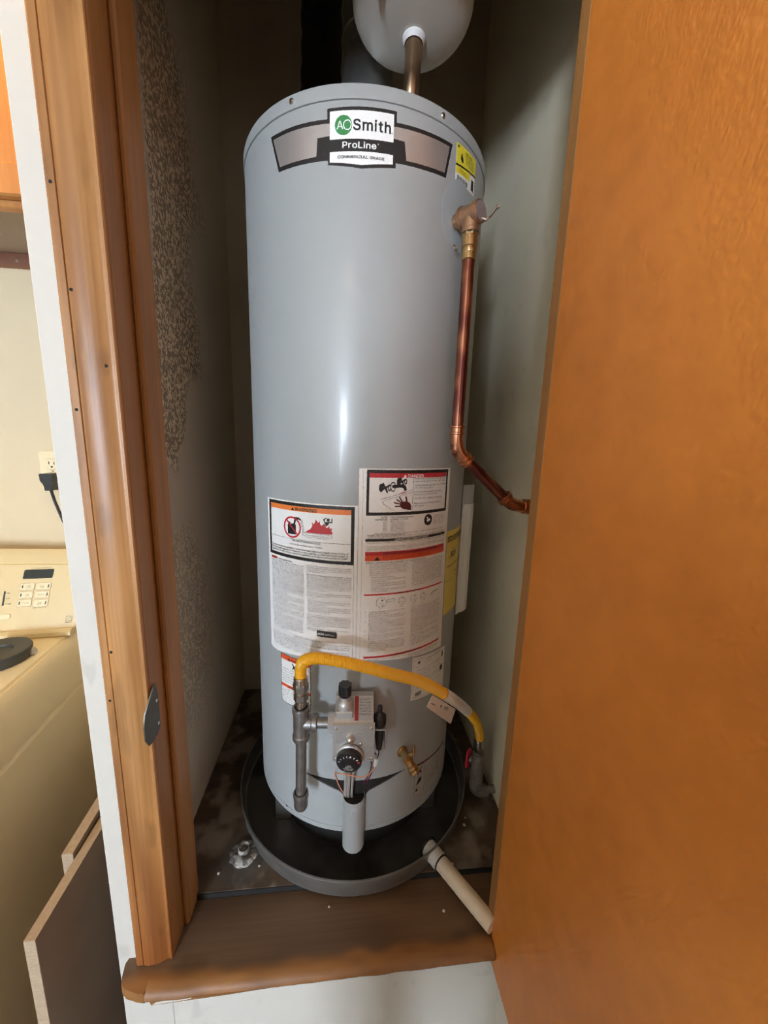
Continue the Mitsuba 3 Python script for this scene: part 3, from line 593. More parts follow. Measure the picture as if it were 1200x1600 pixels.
pr.shape(PRINTK, rpoly(-0.0955, -0.3925, -0.0535, -0.3790, 0.0025))
pr.rect(PRINTGREY, -0.2165, -0.4015, -0.026, -0.4012)
pr.para(PRINTGREY, -0.150, -0.085, -0.4030, 0.0026, 0.0042, 1, W2, bold=(0,))
pr.para(PRINTGREY, -0.2165, -0.0280, -0.4075, 0.0022, 0.0041, 8, W2, bold=(2,), ragged=(3,))
pr.rect(PRINTGREY, -0.0218, -0.437, -0.0214, -0.2365)
pr2 = Print()
pr2.shape(PRINTR, Point(-0.1520, -0.1720).buffer(0.0218, 24).difference(Point(-0.1520, -0.1720).buffer(0.0185, 24)))
pr2.stroke(PRINTR, [(-0.1655, -0.1585), (-0.1385, -0.1855)], 0.0032)
pr2.text(BRANDW, -0.0940, -0.3882, 0.0046, 'ADS', True, width=0.014); pr2.text(BRANDW, -0.0790, -0.3880, 0.0030, 'CERTIFIED', False, width=0.022)
NM = {PRINTK: 'black_lettering', PRINTGREY: 'small_print', PRINTO: 'orange_band', PRINTO2: 'orange_tag', PRINTR: 'red_picture', BRANDW: 'white_lettering', PRINTBR: 'dark_picture'}
printed(L, pr, R+0.0003, NM); printed(L, pr2, R+0.0010, NM)
labels[L] = {'label': 'large white warning label with an orange band'}

# ---- danger and operating label (right)
L = WH+'__danger_label'
put(L, sheet(Polygon([(-0.0145, -0.0500), (0.197, -0.0495), (0.1985, -0.250), (0.2035, -0.455), (0.1985, -0.4555), (0.10, -0.4475), (-0.0142, -0.4375)]), R+0.0001), PAPER)
pr = Print()
pr.shape(PRINTK, sbox(-0.0004, -0.1385, 0.1872, -0.0520).difference(sbox(0.0045, -0.1325, 0.1820, -0.0578)))
pr.rect(PRINTR, 0.0045, -0.0668, 0.1820, -0.0578)
pr.rect(PRINTK, 0.0918, -0.1325, 0.0924, -0.0668)
def wheel(x, y, s):
    return unary_union([affinity.scale(Point(x, y).buffer(0.0062*s), 0.75, 1.35)]+[LineString([(x+0.008*s, y), (x+0.008*s+0.009*s*math.cos(a), y+0.009*s*math.sin(a))]).buffer(0.0018*s) for a in np.arange(4)*math.pi/2+0.5]+[affinity.scale(Point(x+0.017*s, y).buffer(0.0058*s).difference(Point(x+0.017*s, y).buffer(0.003*s)), 0.6, 1.2)])
pr.shape(PRINTK, wheel(0.0270, -0.0855, 0.95)); pr.shape(PRINTK, wheel(0.0610, -0.0738, 0.85))
pr.shape(PRINTK, affinity.scale(Point(0.0500, -0.0835).buffer(0.0095).difference(Point(0.0500, -0.0835).buffer(0.0072)), 0.55, 1.0))
pr.shape(PRINTK, unary_union([LineString([(0.0510, -0.0830), (0.066, -0.0818), (0.0735, -0.0838), (0.0752, -0.0890)]).buffer(0.0030)]))
pr.stroke(PRINTGREY, [(0.0265, -0.1075), (0.0910, -0.0900)], 0.0006); pr.stroke(PRINTGREY, [(0.0910, -0.0945), (0.034, -0.1095), (0.0300, -0.1130), (0.0330, -0.1170), (0.055, -0.1300)], 0.0006)
pr.text(PRINTR, 0.0640, -0.0985, 0.0048, 'HOT', False, width=0.0140)
for i in range(4): pr.stroke(PRINTR, [(0.0700+0.0018*i, -0.091), (0.0703+0.0018*i, -0.096)], 0.0003)
hand = unary_union([Polygon([(0.0655, -0.1180), (0.0700, -0.1115), (0.0780, -0.1135), (0.0895, -0.1200), (0.0895, -0.1300), (0.0800, -0.1285), (0.0690, -0.1255)]),
                    LineString([(0.070, -0.1130), (0.0640, -0.1040)]).buffer(0.0013), LineString([(0.068, -0.1150), (0.0585, -0.1080)]).buffer(0.0013), LineString([(0.067, -0.1175), (0.0535, -0.1140)]).buffer(0.0013),
                    LineString([(0.068, -0.1210), (0.0560, -0.1215)]).buffer(0.0012), LineString([(0.080, -0.1140), (0.0775, -0.1040)]).buffer(0.0017), LineString([(0.0785, -0.114), (0.0850, -0.1185)]).buffer(0.003)])
pr.shape(PRINTBR, hand)
for i, (a, b) in enumerate((('Water temperature over 125°F can cause', 'severe burns instantly or death from scalds.'), ('Children, disabled and elderly are at highest', 'risk of being scalded.'), ('See instruction manual before setting', 'temperature at water heater.'), ('Feel water before bathing or showering.', ''), ('Temperature limiting valves are available,', 'see manual.'))):
    y = -0.0700-i*0.0128+(0.003 if i >= 4 else 0)
    pr.text(PRINTK, 0.0950, y, 0.0028, a, False, width=0.0840 if i < 2 else 0.074); 
    if b: pr.text(PRINTK, 0.0950, y-0.0050, 0.0028, b, False, width=min(0.084, 0.0022*len(b)))
TB = [('WATER', 'TIME TO PRODUCE SERIOUS'), ('TEMPERATURE', 'BURN ON ADULT SKIN'), ('160°F', 'About 1/2 second'), ('150°F', 'About 1-1/2 seconds'), ('140°F', 'Less than 5 seconds'), ('130°F', 'About 30 seconds'), ('120°F', 'More than 5 minutes')]
for i, (a, b) in enumerate(TB):
    y = -0.1438-i*0.0043; pr.text(PRINTK, 0.0405, y, 0.0024, a, i < 2, 'r'); pr.text(PRINTK, 0.0475, y, 0.0024, b, i < 2)
pr.text(PRINTGREY, 0.016, -0.1745, 0.0022, 'The time to produce serious burns at the listed temperatures', False, width=0.165)
pr.text(PRINTK, 0.003, -0.1782, 0.0028, 'Install Thermostatic Mixing Valves', True, width=0.075)
pr.k = 4
pr.para(PRINTGREY, 0.003, 0.186, -0.1790, 0.0020, 0.0032, 2, W1)
pr.shape(PRINTK, affinity.scale(Point(0.1330, -0.1522).buffer(0.0100, 20), 1.05, 1.15))
pr.para(PRINTGREY, 0.1480, 0.1800, -0.1445, 0.0018, 0.0038, 5, W1)
pr.rect(PRINTK, -0.0004, -0.1895, 0.1885, -0.1843)
pr.para(PRINTGREY, 0.002, 0.1870, -0.1912, 0.0018, 0.0032, 1, W1); pr.para(PRINTGREY, 0.002, 0.1870, -0.1985, 0.0018, 0.0032, 3, W1, ragged=(2,))
pr.rect(PRINTR, -0.0004, -0.2178, 0.1885, -0.2097); pr.rect(PRINTO2, -0.0004, -0.2285, 0.1888, -0.2178)
pr.text(PRINTK, 0.035, -0.2158, 0.0040, 'FOR YOUR SAFETY READ BEFORE OPERATING', True, width=0.130)
pr.shape(PRINTK, Polygon([(0.0170, -0.2278), (0.0290, -0.2278), (0.0230, -0.2196)]))
pr.text(PRINTK, 0.0335, -0.2212, 0.0022, 'WARNING:', True, width=0.024); pr.text(PRINTK, 0.060, -0.2212, 0.0020, 'If you do not follow these instructions exactly, a fire or explosion may', False, width=0.123); pr.text(PRINTK, 0.0335, -0.2252, 0.0020, 'result causing property damage, personal injury or loss of life.', False, width=0.11)
pr.text(PRINTK, 0.002, -0.2332, 0.0023, 'BEFORE LIGHTING: ENTIRE SYSTEM MUST BE FILLED WITH WATER', True, width=0.130)
pr.k = 0
for (x0, x1, y, n, rg, ink) in ((0.009, 0.0870, -0.2355, 3, (), PRINTK), (0.009, 0.0870, -0.2480, 3, (2,), PRINTK), (0.012, 0.060, -0.2605, 1, (), PRINTK), (0.012, 0.085, -0.2650, 2, (1,), PRINTGREY), (0.012, 0.086, -0.2735, 5, (2, 4), PRINTK), (0.099, 0.1850, -0.2345, 3, (), PRINTGREY), (0.099, 0.1850, -0.2475, 6, (), PRINTGREY), (0.099, 0.1850, -0.2725, 4, (3,), PRINTGREY)):
    pr.para(ink, x0, x1, y, 0.0022, 0.0041, n, W4, ragged=rg)
pr.rect(PRINTR, -0.0006, -0.2997, 0.1890, -0.2963); pr.text(PRINTK, 0.068, -0.2993, 0.0028, 'OPERATING INSTRUCTIONS', True, width=0.055)
for (x, s) in ((0.034, 1.0), (0.078, 0.75), (0.106, 0.75), (0.130, 0.75)):
    c = Point(x, -0.3150).buffer(0.0105*s, 14); pr.shape(PRINTGREY, c.difference(c.buffer(-0.0006)))
    pr.shape(PRINTK, Point(x+0.002, -0.3105).buffer(0.0018*s)); pr.shape(PRINTK, Point(x+0.003, -0.3220).buffer(0.0014*s)); pr.stroke(PRINTGREY, [(x-0.006*s, -0.317), (x+0.005*s, -0.317)], 0.0006)
    pr.text(PRINTGREY, x, -0.3285, 0.0018, 'KNOB', False, 'c')
pr.shape(PRINTGREY, sbox(0.047, -0.3150, 0.062, -0.3090).difference(sbox(0.0476, -0.3144, 0.0614, -0.3096))); pr.stroke(PRINTK, [(0.152, -0.3160), (0.160, -0.3120), (0.172, -0.3105)], 0.0014); pr.stroke(PRINTGREY, [(0.150, -0.320), (0.168, -0.3165)], 0.0007)
pr.k = 0
for (x0, x1, y, n, rg, ink) in ((0.009, 0.0860, -0.3330, 2, (1,), PRINTK), (0.009, 0.0860, -0.3415, 3, (2,), PRINTK), (0.009, 0.0860, -0.3540, 5, (4,), PRINTK), (0.009, 0.0870, -0.3745, 2, (1,), PRINTK), (0.009, 0.0870, -0.3835, 3, (2,), PRINTK), (0.009, 0.0870, -0.3965, 6, (5,), PRINTGREY),
                                (0.101, 0.1840, -0.3330, 5, (), PRINTGREY), (0.101, 0.1840, -0.3545, 6, (5,), PRINTGREY), (0.101, 0.1840, -0.3800, 3, (2,), PRINTGREY), (0.101, 0.1840, -0.3950, 6, (2, 5), PRINTGREY)):
    pr.para(ink, x0, x1, y, 0.0022, 0.0042, n, W3, ragged=rg)
for k, y in enumerate((-0.3355, -0.344, -0.3565, -0.377, -0.386, -0.399)): pr.text(PRINTK, 0.002, y, 0.0024, str(k+1), True)
pr.rect(PRINTR, 0.0004, -0.4352, 0.1905, -0.4308); pr.text(PRINTK, 0.058, -0.4345, 0.0026, 'TO TURN OFF GAS TO APPLIANCE', True, width=0.07)
pr.para(PRINTGREY, 0.003, 0.080, -0.4375, 0.0018, 0.0030, 1, W3); pr.para(PRINTGREY, 0.098, 0.186, -0.4380, 0.0018, 0.0034, 3, W3)
pr.rect(PRINTGREY, -0.0070, -0.4370, -0.0067, -0.0500)
pr2 = Print()
pr2.shape(BRANDW, Polygon([(0.0700, -0.0664), (0.0775, -0.0664), (0.07375, -0.0600)])); pr2.text(BRANDW, 0.0805, -0.0660, 0.0056, 'DANGER', True, width=0.035)
pr2.text(BRANDW, 0.0575, -0.1884, 0.0034, 'IMPORTANT/IMPORTANTE', True, width=0.077)
pr2.shape(BRANDW, affinity.rotate(unary_union([sbox(0.1285, -0.1560, 0.1375, -0.1500).difference(sbox(0.1328, -0.156, 0.1332, -0.15)), Point(0.1320, -0.1470).buffer(0.0022)]), 25, origin=(0.133, -0.1522)))
printed(L, pr, R+0.0004, NM); printed(L, pr2, R+0.0013, NM)
labels[L] = {'label': 'large white danger and operating label with red bands'}

# ---- small warning label behind the hose
L = WH+'__caution_label'
put(L, sheet(Polygon([(-0.1918, -0.4560), (-0.1100, -0.4560), (-0.1100, -0.5695), (-0.128, -0.5725), (-0.186, -0.5725), (-0.1918, -0.5670)]), R-0.0001), PAPER)
pr = Print(); g = Polygon([(-0.1918, -0.4560), (-0.1100, -0.4560), (-0.1100, -0.5695), (-0.128, -0.5725), (-0.186, -0.5725), (-0.1918, -0.5670)])
pr.shape(PRINTK, g.difference(g.buffer(-0.0011)))
pr.rect(PRINTO2, -0.1907, -0.4685, -0.1111, -0.4572); pr.rect(PRINTO2, -0.1907, -0.5338, -0.1111, -0.5264)
pr.shape(PRINTK, Polygon([(-0.170, -0.467), (-0.163, -0.467), (-0.1665, -0.461)])); pr.text(PRINTK, -0.161, -0.467, 0.0055, 'WARNING', True, width=0.033)
pr.shape(PRINTK, Polygon([(-0.170, -0.532), (-0.163, -0.532), (-0.1665, -0.528)])); pr.text(PRINTK, -0.161, -0.5325, 0.0048, 'WARNING', True, width=0.033)
pr.stroke(PRINTK, [(-0.156, -0.472), (-0.150, -0.484)], 0.0025); pr.stroke(PRINTK, [(-0.156, -0.484), (-0.153, -0.478), (-0.147, -0.476), (-0.144, -0.484)], 0.0025); pr.stroke(PRINTK, [(-0.147, -0.476), (-0.147, -0.470)], 0.002)
pr.k = 3
pr.para(PRINTK, -0.1885, -0.1135, -0.4880, 0.0022, 0.0062, 6, W1); pr.para(PRINTK, -0.1885, -0.1135, -0.5365, 0.0022, 0.0060, 6, W1, ragged=(3,))
printed(L, pr, R+0.0002, NM)

# ---- white rating label at right with its star mark
L = WH+'__rating_label'
g = Polygon([(0.1108, -0.4530), (0.2230, -0.4640), (0.2275, -0.5690), (0.1105, -0.5545)])
put(L, sheet(g, R+0.0006), PAPER)
pr = Print(); gi = g.buffer(-0.004); pr.shape(PRINTGREY, gi.difference(gi.buffer(-0.0005)))
star = Polygon([(0.1290+0.0055*(1 if i % 2 == 0 else 0.42)*math.sin(i*math.pi/5), -0.4680+0.0055*(1 if i % 2 == 0 else 0.42)*math.cos(i*math.pi/5)) for i in range(10)])
pr.shape(PRINTK, star); q = rpoly(0.1200, -0.4780, 0.1385, -0.4585, 0.001); pr.shape(PRINTGREY, q.difference(q.buffer(-0.0005)))
pr.k = 11
pr.para(PRINTK, 0.145, 0.205, -0.4650, 0.0026, 0.0065, 2, W3, ragged=(1,))
pr.para(PRINTGREY, 0.122, 0.205, -0.4850, 0.0024, 0.0062, 8, W3, ragged=(1, 3, 6))
pr.rect(PRINTK, 0.209, -0.486, 0.214, -0.472); pr.rect(PRINTGREY, 0.204, -0.520, 0.216, -0.506)
for i in range(11): pr.rect(PRINTK, 0.1215+0.0016*i, -0.5475, 0.1222+0.0016*i+(0.0005 if i % 3 else 0), -0.5390)
printed(L, pr, R+0.0009, NM)

# ---- flame sticker below the drain valve
L = WH+'__flame_label'
put(L, sheet(Polygon([(0.1312, -0.7300), (0.262, -0.7500), (0.275, -0.8320), (0.1325, -0.8235)]), R), mat('dull_paper', (0.40, 0.385, 0.365), 0.4))
pr = Print()
pr.shape(PRINTBR, Polygon([(0.1315, -0.7303), (0.2615, -0.7500), (0.2625, -0.7545), (0.1317, -0.7350)]))
pr.shape(PRINTK, unary_union([LineString([(0.1435, -0.746), (0.1480, -0.7535), (0.1440, -0.7590)]).buffer(0.0016), LineString([(0.1545, -0.746), (0.1500, -0.7535), (0.1535, -0.7590)]).buffer(0.0016), sbox(0.1455, -0.7545, 0.1520, -0.7515)]))
pr.shape(PRINTK, Polygon([(0.1395, -0.7880), (0.1450, -0.7790), (0.1455, -0.7700), (0.1490, -0.7760), (0.1525, -0.7690), (0.1535, -0.7750), (0.1570, -0.7720), (0.1560, -0.7830), (0.150, -0.7860)]))
pr.shape(PRINTK, Polygon([(0.1370, -0.8030), (0.1440, -0.7960), (0.1450, -0.8070)]))
q = Polygon([(0.1340, -0.7375), (0.1665, -0.7420), (0.1680, -0.8210), (0.1345, -0.8200)]); pr.shape(PRINTGREY, q.difference(q.buffer(-0.0006)))
pr.k = 5; pr.para(PRINTGREY, 0.172, 0.235, -0.756, 0.0024, 0.006, 9, W1)
printed(L, pr, R+0.0003, {PRINTBR: 'dark_red_band', **NM})

# ---- yellow information sticker near the lid
L = WH+'__yellow_label'
put(L, sheet(Polygon([(0.1545, 0.5140), (0.2225, 0.5175), (0.2215, 0.4595), (0.1555, 0.4555)]), R), PAPER)
pr = Print()
pr.shape(YELLOWP, Polygon([(0.1545, 0.5140), (0.2225, 0.5175), (0.2215, 0.4880), (0.2000, 0.4865), (0.2000, 0.4725), (0.1560, 0.4695)]))
pr2 = Print()
pr2.shape(PRINTK, Polygon([(0.1548, 0.4826), (0.2220, 0.4912), (0.2220, 0.4890), (0.1548, 0.4798)]))
pr2.shape(PRINTK, Point(0.1600, 0.5098).buffer(0.0020)); pr2.shape(PRINTK, affinity.rotate(affinity.scale(Point(0.1715, 0.4948).buffer(0.0042), 0.8, 1.25), 25)); pr2.shape(PRINTK, Polygon([(0.168, 0.497), (0.1700, 0.5035), (0.1735, 0.497)]))
for i in range(3): pr2.text(PRINTK, 0.182, 0.5085-i*0.0032, 0.0020, ('ENERGY INPUT', 'GAS WATER HEATER', 'INSTALLATION')[i], i == 0, width=(0.024, 0.030, 0.026)[i])
for i in range(3): pr2.text(PRINTGREY, 0.183, 0.4990-i*0.0030, 0.0018, ('READ MANUAL BEFORE', 'INSTALLING THE UNIT', 'KEEP FOR REFERENCE')[i], False, width=0.030)
for i in range(2): pr2.text(PRINTGREY, 0.165, 0.4772-i*0.0030, 0.0018, ('LOW NOX SERIES', 'NATURAL GAS')[i], False, width=0.026)
for i in range(12): pr2.rect(PRINTGREY, 0.160+0.0028*i, 0.4592, 0.1612+0.0028*i+(0.0006 if i % 2 else 0), 0.4670)
pr2.rect(PRINTK, 0.2065, 0.4632, 0.2160, 0.4800)
printed(L, pr, R+0.0003, {YELLOWP: 'yellow_panel'}); printed(L, pr2, R+0.0006, NM)
labels[L] = {'label': 'small yellow and white sticker below the lid'}

# ---- yellow energy label
L = WH+'__energy_label'
put(L, sheet(Polygon([(0.2015, -0.1870), (0.330, -0.1890), (0.332, -0.3950), (0.255, -0.3860), (0.2060, -0.3840)]), R-0.0001), ENERGYP)
pr = Print()
pr.rect(PRINTK, 0.2055, -0.2125, 0.3250, -0.2000)
pr.text(PRINTK, 0.2150, -0.2500, 0.0035, '$', True); pr.text(PRINTK, 0.2230, -0.2500, 0.0125, '320', True, width=0.033)
pr.text(PRINTGREY, 0.2300, -0.2320, 0.0024, 'Estimated Yearly Cost', False, width=0.05)
pr.rect(PRINTK, 0.208, -0.2705, 0.325, -0.2690); pr.rect(PRINTGREY, 0.25, -0.290, 0.32, -0.2885); pr.rect(PRINTGREY, 0.208, -0.3045, 0.325, -0.3035)
pr.shape(PRINTO2, Polygon([(0.272, -0.2215), (0.278, -0.2160), (0.284, -0.2215)]))
pr2 = Print(); pr2.text(ENERGYP, 0.2075, -0.2108, 0.0092, 'ENERGY', True, width=0.062); pr2.text(ENERGYP, 0.2725, -0.2108, 0.0092, 'GUIDE', False, width=0.048)
printed(L, pr, R+0.0002, NM); printed(L, pr2, R+0.0008, {ENERGYP: 'yellow_lettering'})
labels[L] = {'label': 'yellow energy label on the right flank'}

# ---- gas control
GV = WH+'__gas_control'; gth = -3.3
GM = frame(np.array([AX[0], AX[1], 0]), et(gth), -er(gth), np.array([0, 0, 1.0]))
def G(m): return xform(m, GM)                      # local: x tangent, y = -radius, z height
def rz(profile, t0, t1):
    """(radius, z) profile extruded along the tangent."""
    p = Polygon(profile); m = trimesh.creation.extrude_polygon(p, t1-t0, engine='earcut'); v = m.vertices.copy()
    m.vertices = np.stack([t0+v[:, 2], -v[:, 0], v[:, 1]], 1); m.fix_normals(); return m
body = [rz([(R+0.012, -0.603), (R+0.064, -0.606), (R+0.070, -0.602), (R+0.070, -0.529), (R+0.066, -0.5245), (R+0.026, -0.500), (R+0.012, -0.500)], -0.037, 0.0375),
        G(cbox(0, 0.001, 0, 0.001, 0, 0.001))][:1]
body.append(rz([(R+0.0675, -0.6065), (R+0.0725, -0.6065), (R+0.0725, -0.528), (R+0.0675, -0.526)], -0.0395, 0.040))
put(GV+'__body', [G(b) for b in body], CAST, 25)
put(GV+'__mounting_shank', lathe([(0.018, 0), (0.018, 0.016)], 24, cyl(gth, R-0.002, -0.56), er(gth)), CAST)
for t, z in ((-0.0330, -0.5345), (0.0335, -0.5345), (-0.0330, -0.6010), (0.0345, -0.6010), (0.0135, -0.5690)):
    put(GV+'__screw', G(lathe([(0.0030, 0), (0.0030, 0.0010), (0.0018, 0.0022), (0, 0.0024)], 12, (t, -(R+0.0724), z), (0, -1, 0))), CHROME)
put(GV+'__port_plug', G(lathe([(0.0085, 0), (0.0085, 0.003), (0.0068, 0.006), (0.0060, 0.010), (0.0030, 0.0125), (0, 0.0125)], 20, (-0.0060, -(R+0.072), -0.5555), (0, -1, 0))), CHROME)
# rating plate and red sticker on the sloped shoulder
def slope_sheet(t0, t1, s0, s1, lift, m, name):
    a, b = np.array([R+0.066, -0.5245]), np.array([R+0.026, -0.500]); n = np.array([0.0245, 0.040]); n /= np.linalg.norm(n)
    P0, P1 = a+(b-a)*s0+n*lift, a+(b-a)*s1+n*lift
    V = [(t0, -P0[0], P0[1]), (t1, -P0[0], P0[1]), (t1, -P1[0], P1[1]), (t0, -P1[0], P1[1])]
    V2 = [(x, y+n[0]*0.0004, z-n[1]*0.0004) for x, y, z in V]
    put(GV+'__'+name, G(trimesh.convex.convex_hull(np.array(V+V2))), m, smooth=False)
    return lambda s, t: None
slope_sheet(0.001, 0.0085, 0.02, 0.98, 0.0006, 'mat_red_sticker', 'red_sticker'); slope_sheet(0.0085, 0.0365, 0.04, 0.96, 0.0007, 'mat_dull_paper', 'rating_plate')
mat('red_sticker', (0.30, 0.03, 0.03), 0.5)
rp = Print()
for i in range(6): rp.text(PRINTK, 0.0105, 0.0380-0.0055*i, 0.0028, ('GAS CONTROL', '24 V 60 Hz', 'NAT GAS 4.0', 'MAX 1/2 PSI', 'TYPE 3 G', 'MADE 2021')[i], False, width=0.022)
V, F, _ = rp.meshes(0)[PRINTK]
a, b = np.array([R+0.066, -0.5245]), np.array([R+0.026, -0.500]); n_ = np.array([0.0245, 0.040]); n_ /= np.linalg.norm(n_); dd = (b-a)/np.linalg.norm(b-a)
Q = a+dd*V[:, 1:2]+n_*0.0012
put(GV+'__plate_lettering', G(trimesh.Trimesh(np.stack([V[:, 0], -Q[:, 0], Q[:, 1]], 1), F, process=False)), PRINTK, smooth=False)
# collar and black gas cock knob on top
put(GV+'__knob_collar', [G(lathe([(0.0165, -0.512), (0.0165, -0.500), (0.0150, -0.4945), (0.0118, -0.491), (0.0112, -0.484), (0, -0.484)], 28, (-0.0185, -(R+0.046), 0))), G(cbox(-0.036, -0.002, -(R+0.064), -(R+0.030), -0.520, -0.507, 0.002))], CAST)
kn = Polygon([(0.0125*(1 if i % 2 else 0.84)*math.cos(i*math.pi/8), 0.0125*(1 if i % 2 else 0.84)*math.sin(i*math.pi/8)) for i in range(16)])
k1 = trimesh.creation.extrude_polygon(kn.buffer(0.0008), 0.021, engine='earcut'); k1.apply_translation([-0.0185, -(R+0.046), -0.481])
k2 = lathe([(0.0095, -0.486), (0.0115, -0.481), (0.0115, -0.475)], 24, (-0.0185, -(R+0.046), 0))
put(GV+'__gas_knob', [G(k1), G(k2)], BLACKP, 25)
# temperature dial
dc = (-0.0070, -(R+0.0725), -0.5935); dax = (-0.06, -1, -0.10)
put(GV+'__dial_seat', G(lathe([(0.0265, 0), (0.0265, 0.004), (0.0245, 0.0055), (0, 0.0055)], 40, dc, dax)), CAST)
put(GV+'__temperature_dial', G(lathe([(0.0235, 0.004), (0.0240, 0.006), (0.0240, 0.014), (0.0225, 0.0165), (0.0140, 0.0172), (0.0130, 0.0190), (0, 0.0195)], 48, dc, dax)), BLACKP, 25)
dz_ = np.array(dax)/np.linalg.norm(dax); dxv = np.cross([0, 0, 1], dz_); dxv = -dxv/np.linalg.norm(dxv); dxv = dxv if dxv[0] > 0 else -dxv; dyv = np.cross(dz_, dxv); dyv = dyv if dyv[2] > 0 else -dyv
def on_dial(V, F, h): return G(trimesh.Trimesh(np.array(dc)+V[:, :1]*dxv+V[:, 1:2]*dyv+dz_*h, F, process=False))
dp = Print()
for k, a in enumerate(np.radians([160, 140, 120, 100])):
    x, y = 0.0188*math.cos(a), 0.0188*math.sin(a); dp.shape(BRANDW, affinity.rotate(sbox(x-0.0005, y-0.0017, x+0.0005, y+0.0017), math.degrees(a)-90, origin=(x, y)))
x, y = 0.0188*math.cos(math.radians(80)), 0.0188*math.sin(math.radians(80)); dp.shape(BRANDW, Polygon([(x-0.0024, y-0.0018), (x+0.0024, y-0.0018), (x+0.0004, y+0.0028)]))
for a in np.radians([57, 36]):
    x, y = 0.0188*math.cos(a), 0.0188*math.sin(a); dp.shape(BRANDW, affinity.rotate(sbox(x-0.0007, y-0.0024, x+0.0007, y+0.0024), math.degrees(a)-90, origin=(x, y)))
for t, y in (('CAUTION', -0.0040), ('HOTTER WATER', -0.0075), ('INCREASES THE RISK', -0.0108), ('OF SCALD INJURY', -0.0141)): dp.text(BRANDW, 0, y, 0.0022, t, False, 'c', width=0.0010*len(t)+0.001)
V, F, _ = dp.meshes(0)[BRANDW]; put(GV+'__dial_lettering', on_dial(V, F, 0.0199), BRANDW, smooth=False)
dp = Print(); a = math.radians(10); x, y = 0.0188*math.cos(a), 0.0188*math.sin(a); dp.shape(PRINTR, Point(x, y).buffer(0.0026)); V, F, _ = dp.meshes(0)[PRINTR]; put(GV+'__dial_red_mark', on_dial(V, F, 0.0175), PRINTR, smooth=False)
# inlet nut at the left
ng = Polygon([(0.0205*math.cos(a+math.pi/6)/1.0, 0.0205*math.sin(a+math.pi/6)) for a in np.arange(6)*math.pi/3])
NR, NZ = R+0.040, -0.5485
nut = trimesh.creation.extrude_polygon(ng, 0.014, engine='earcut'); nut.apply_transform(frame(np.array([-0.051, -NR, NZ]), np.array([0, 1.0, 0]), np.array([0, 0, 1.0]), np.array([1.0, 0, 0])))
put(GV+'__inlet_nut', G(nut), CAST, smooth=False)
# push-button igniter at the right with its bracket
put(GV+'__igniter_bracket', [G(cbox(0.037, 0.062, -(R+0.034), -(R+0.032), -0.597, -0.549, 0.0008)), G(cbox(0.0605, 0.062, -(R+0.060), -(R+0.032), -0.597, -0.549, 0.0006)), G(cbox(0.037, 0.062, -(R+0.060), -(R+0.032), -0.5515, -0.549, 0.0006))], CAST, smooth=False)
IC = (0.0500, -(R+0.047), 0)
put(GV+'__igniter', G(lathe([(0, -0.5065), (0.0042, -0.5065), (0.0048, -0.508), (0.0048, -0.520), (0.0062, -0.5225), (0.0125, -0.528), (0.0132, -0.536), (0.0128, -0.544), (0.0112, -0.5475), (0.0085, -0.551), (0.0085, -0.576), (0.0068, -0.590), (0.0055, -0.602), (0.0022, -0.606), (0, -0.606)][::-1], 26, IC)), BLACKP, 25)
put(GV+'__igniter_lead', G(tube(smoothpath([(0.050, -(R+0.047), -0.604), (0.0495, -(R+0.0465), -0.618), (0.047, -(R+0.043), -0.630)], 14), 0.0012, 8)), BLACKP)
put(GV+'__lead_connector', G(tube([(0.0472, -(R+0.043), -0.628), (0.0435, -(R+0.040), -0.648)], [0.0042, 0.0036], 12)), TEFLON, 25)
put(GV+'__orange_lead', G(tube(smoothpath([(0.0435, -(R+0.040), -0.647), (0.038, -(R+0.042), -0.660), (0.022, -(R+0.040), -0.675), (0.0, -(R+0.030), -0.683), (-0.020, -(R+0.030), -0.678), (-0.034, -(R+0.016), -0.690), (-0.040, -(R+0.002), -0.7035), (-0.034, -(R+0.0015), -0.728), (-0.020, -(R+0.004), -0.752)], 60), 0.0011, 8)), ORANGEW)
for dt in (0.0, 0.0052): put(GV+'__purple_lead', G(tube(smoothpath([(0.018+dt*0.4, -(R+0.052), -0.601), (0.026+dt, -(R+0.045), -0.622), (0.033+dt*1.6, -(R+0.030), -0.640+dt*2), (0.036+dt, -(R+0.008), -0.690), (0.020+dt, -(R-0.002), -0.735)], 40), 0.0012, 8)), PURPLE)
for i, t in enumerate((-0.0115, -0.0045, 0.0055)):
    put(GV+'__burner_tube', G(tube(smoothpath([(t+(0.003 if i == 2 else 0), -(R+0.058), -0.598), (t+0.001, -(R+0.052), -0.620), (t-0.0035, -(R+0.030), -0.665), (t*0.8-0.0062, -(R+0.012), -0.715), (t*0.8-0.0072, -(R+0.006), -0.745), (t*0.8-0.0072, -(R+0.004), -0.764)], 40), (0.0042, 0.0036, 0.0030)[i], 14)), ALUT)

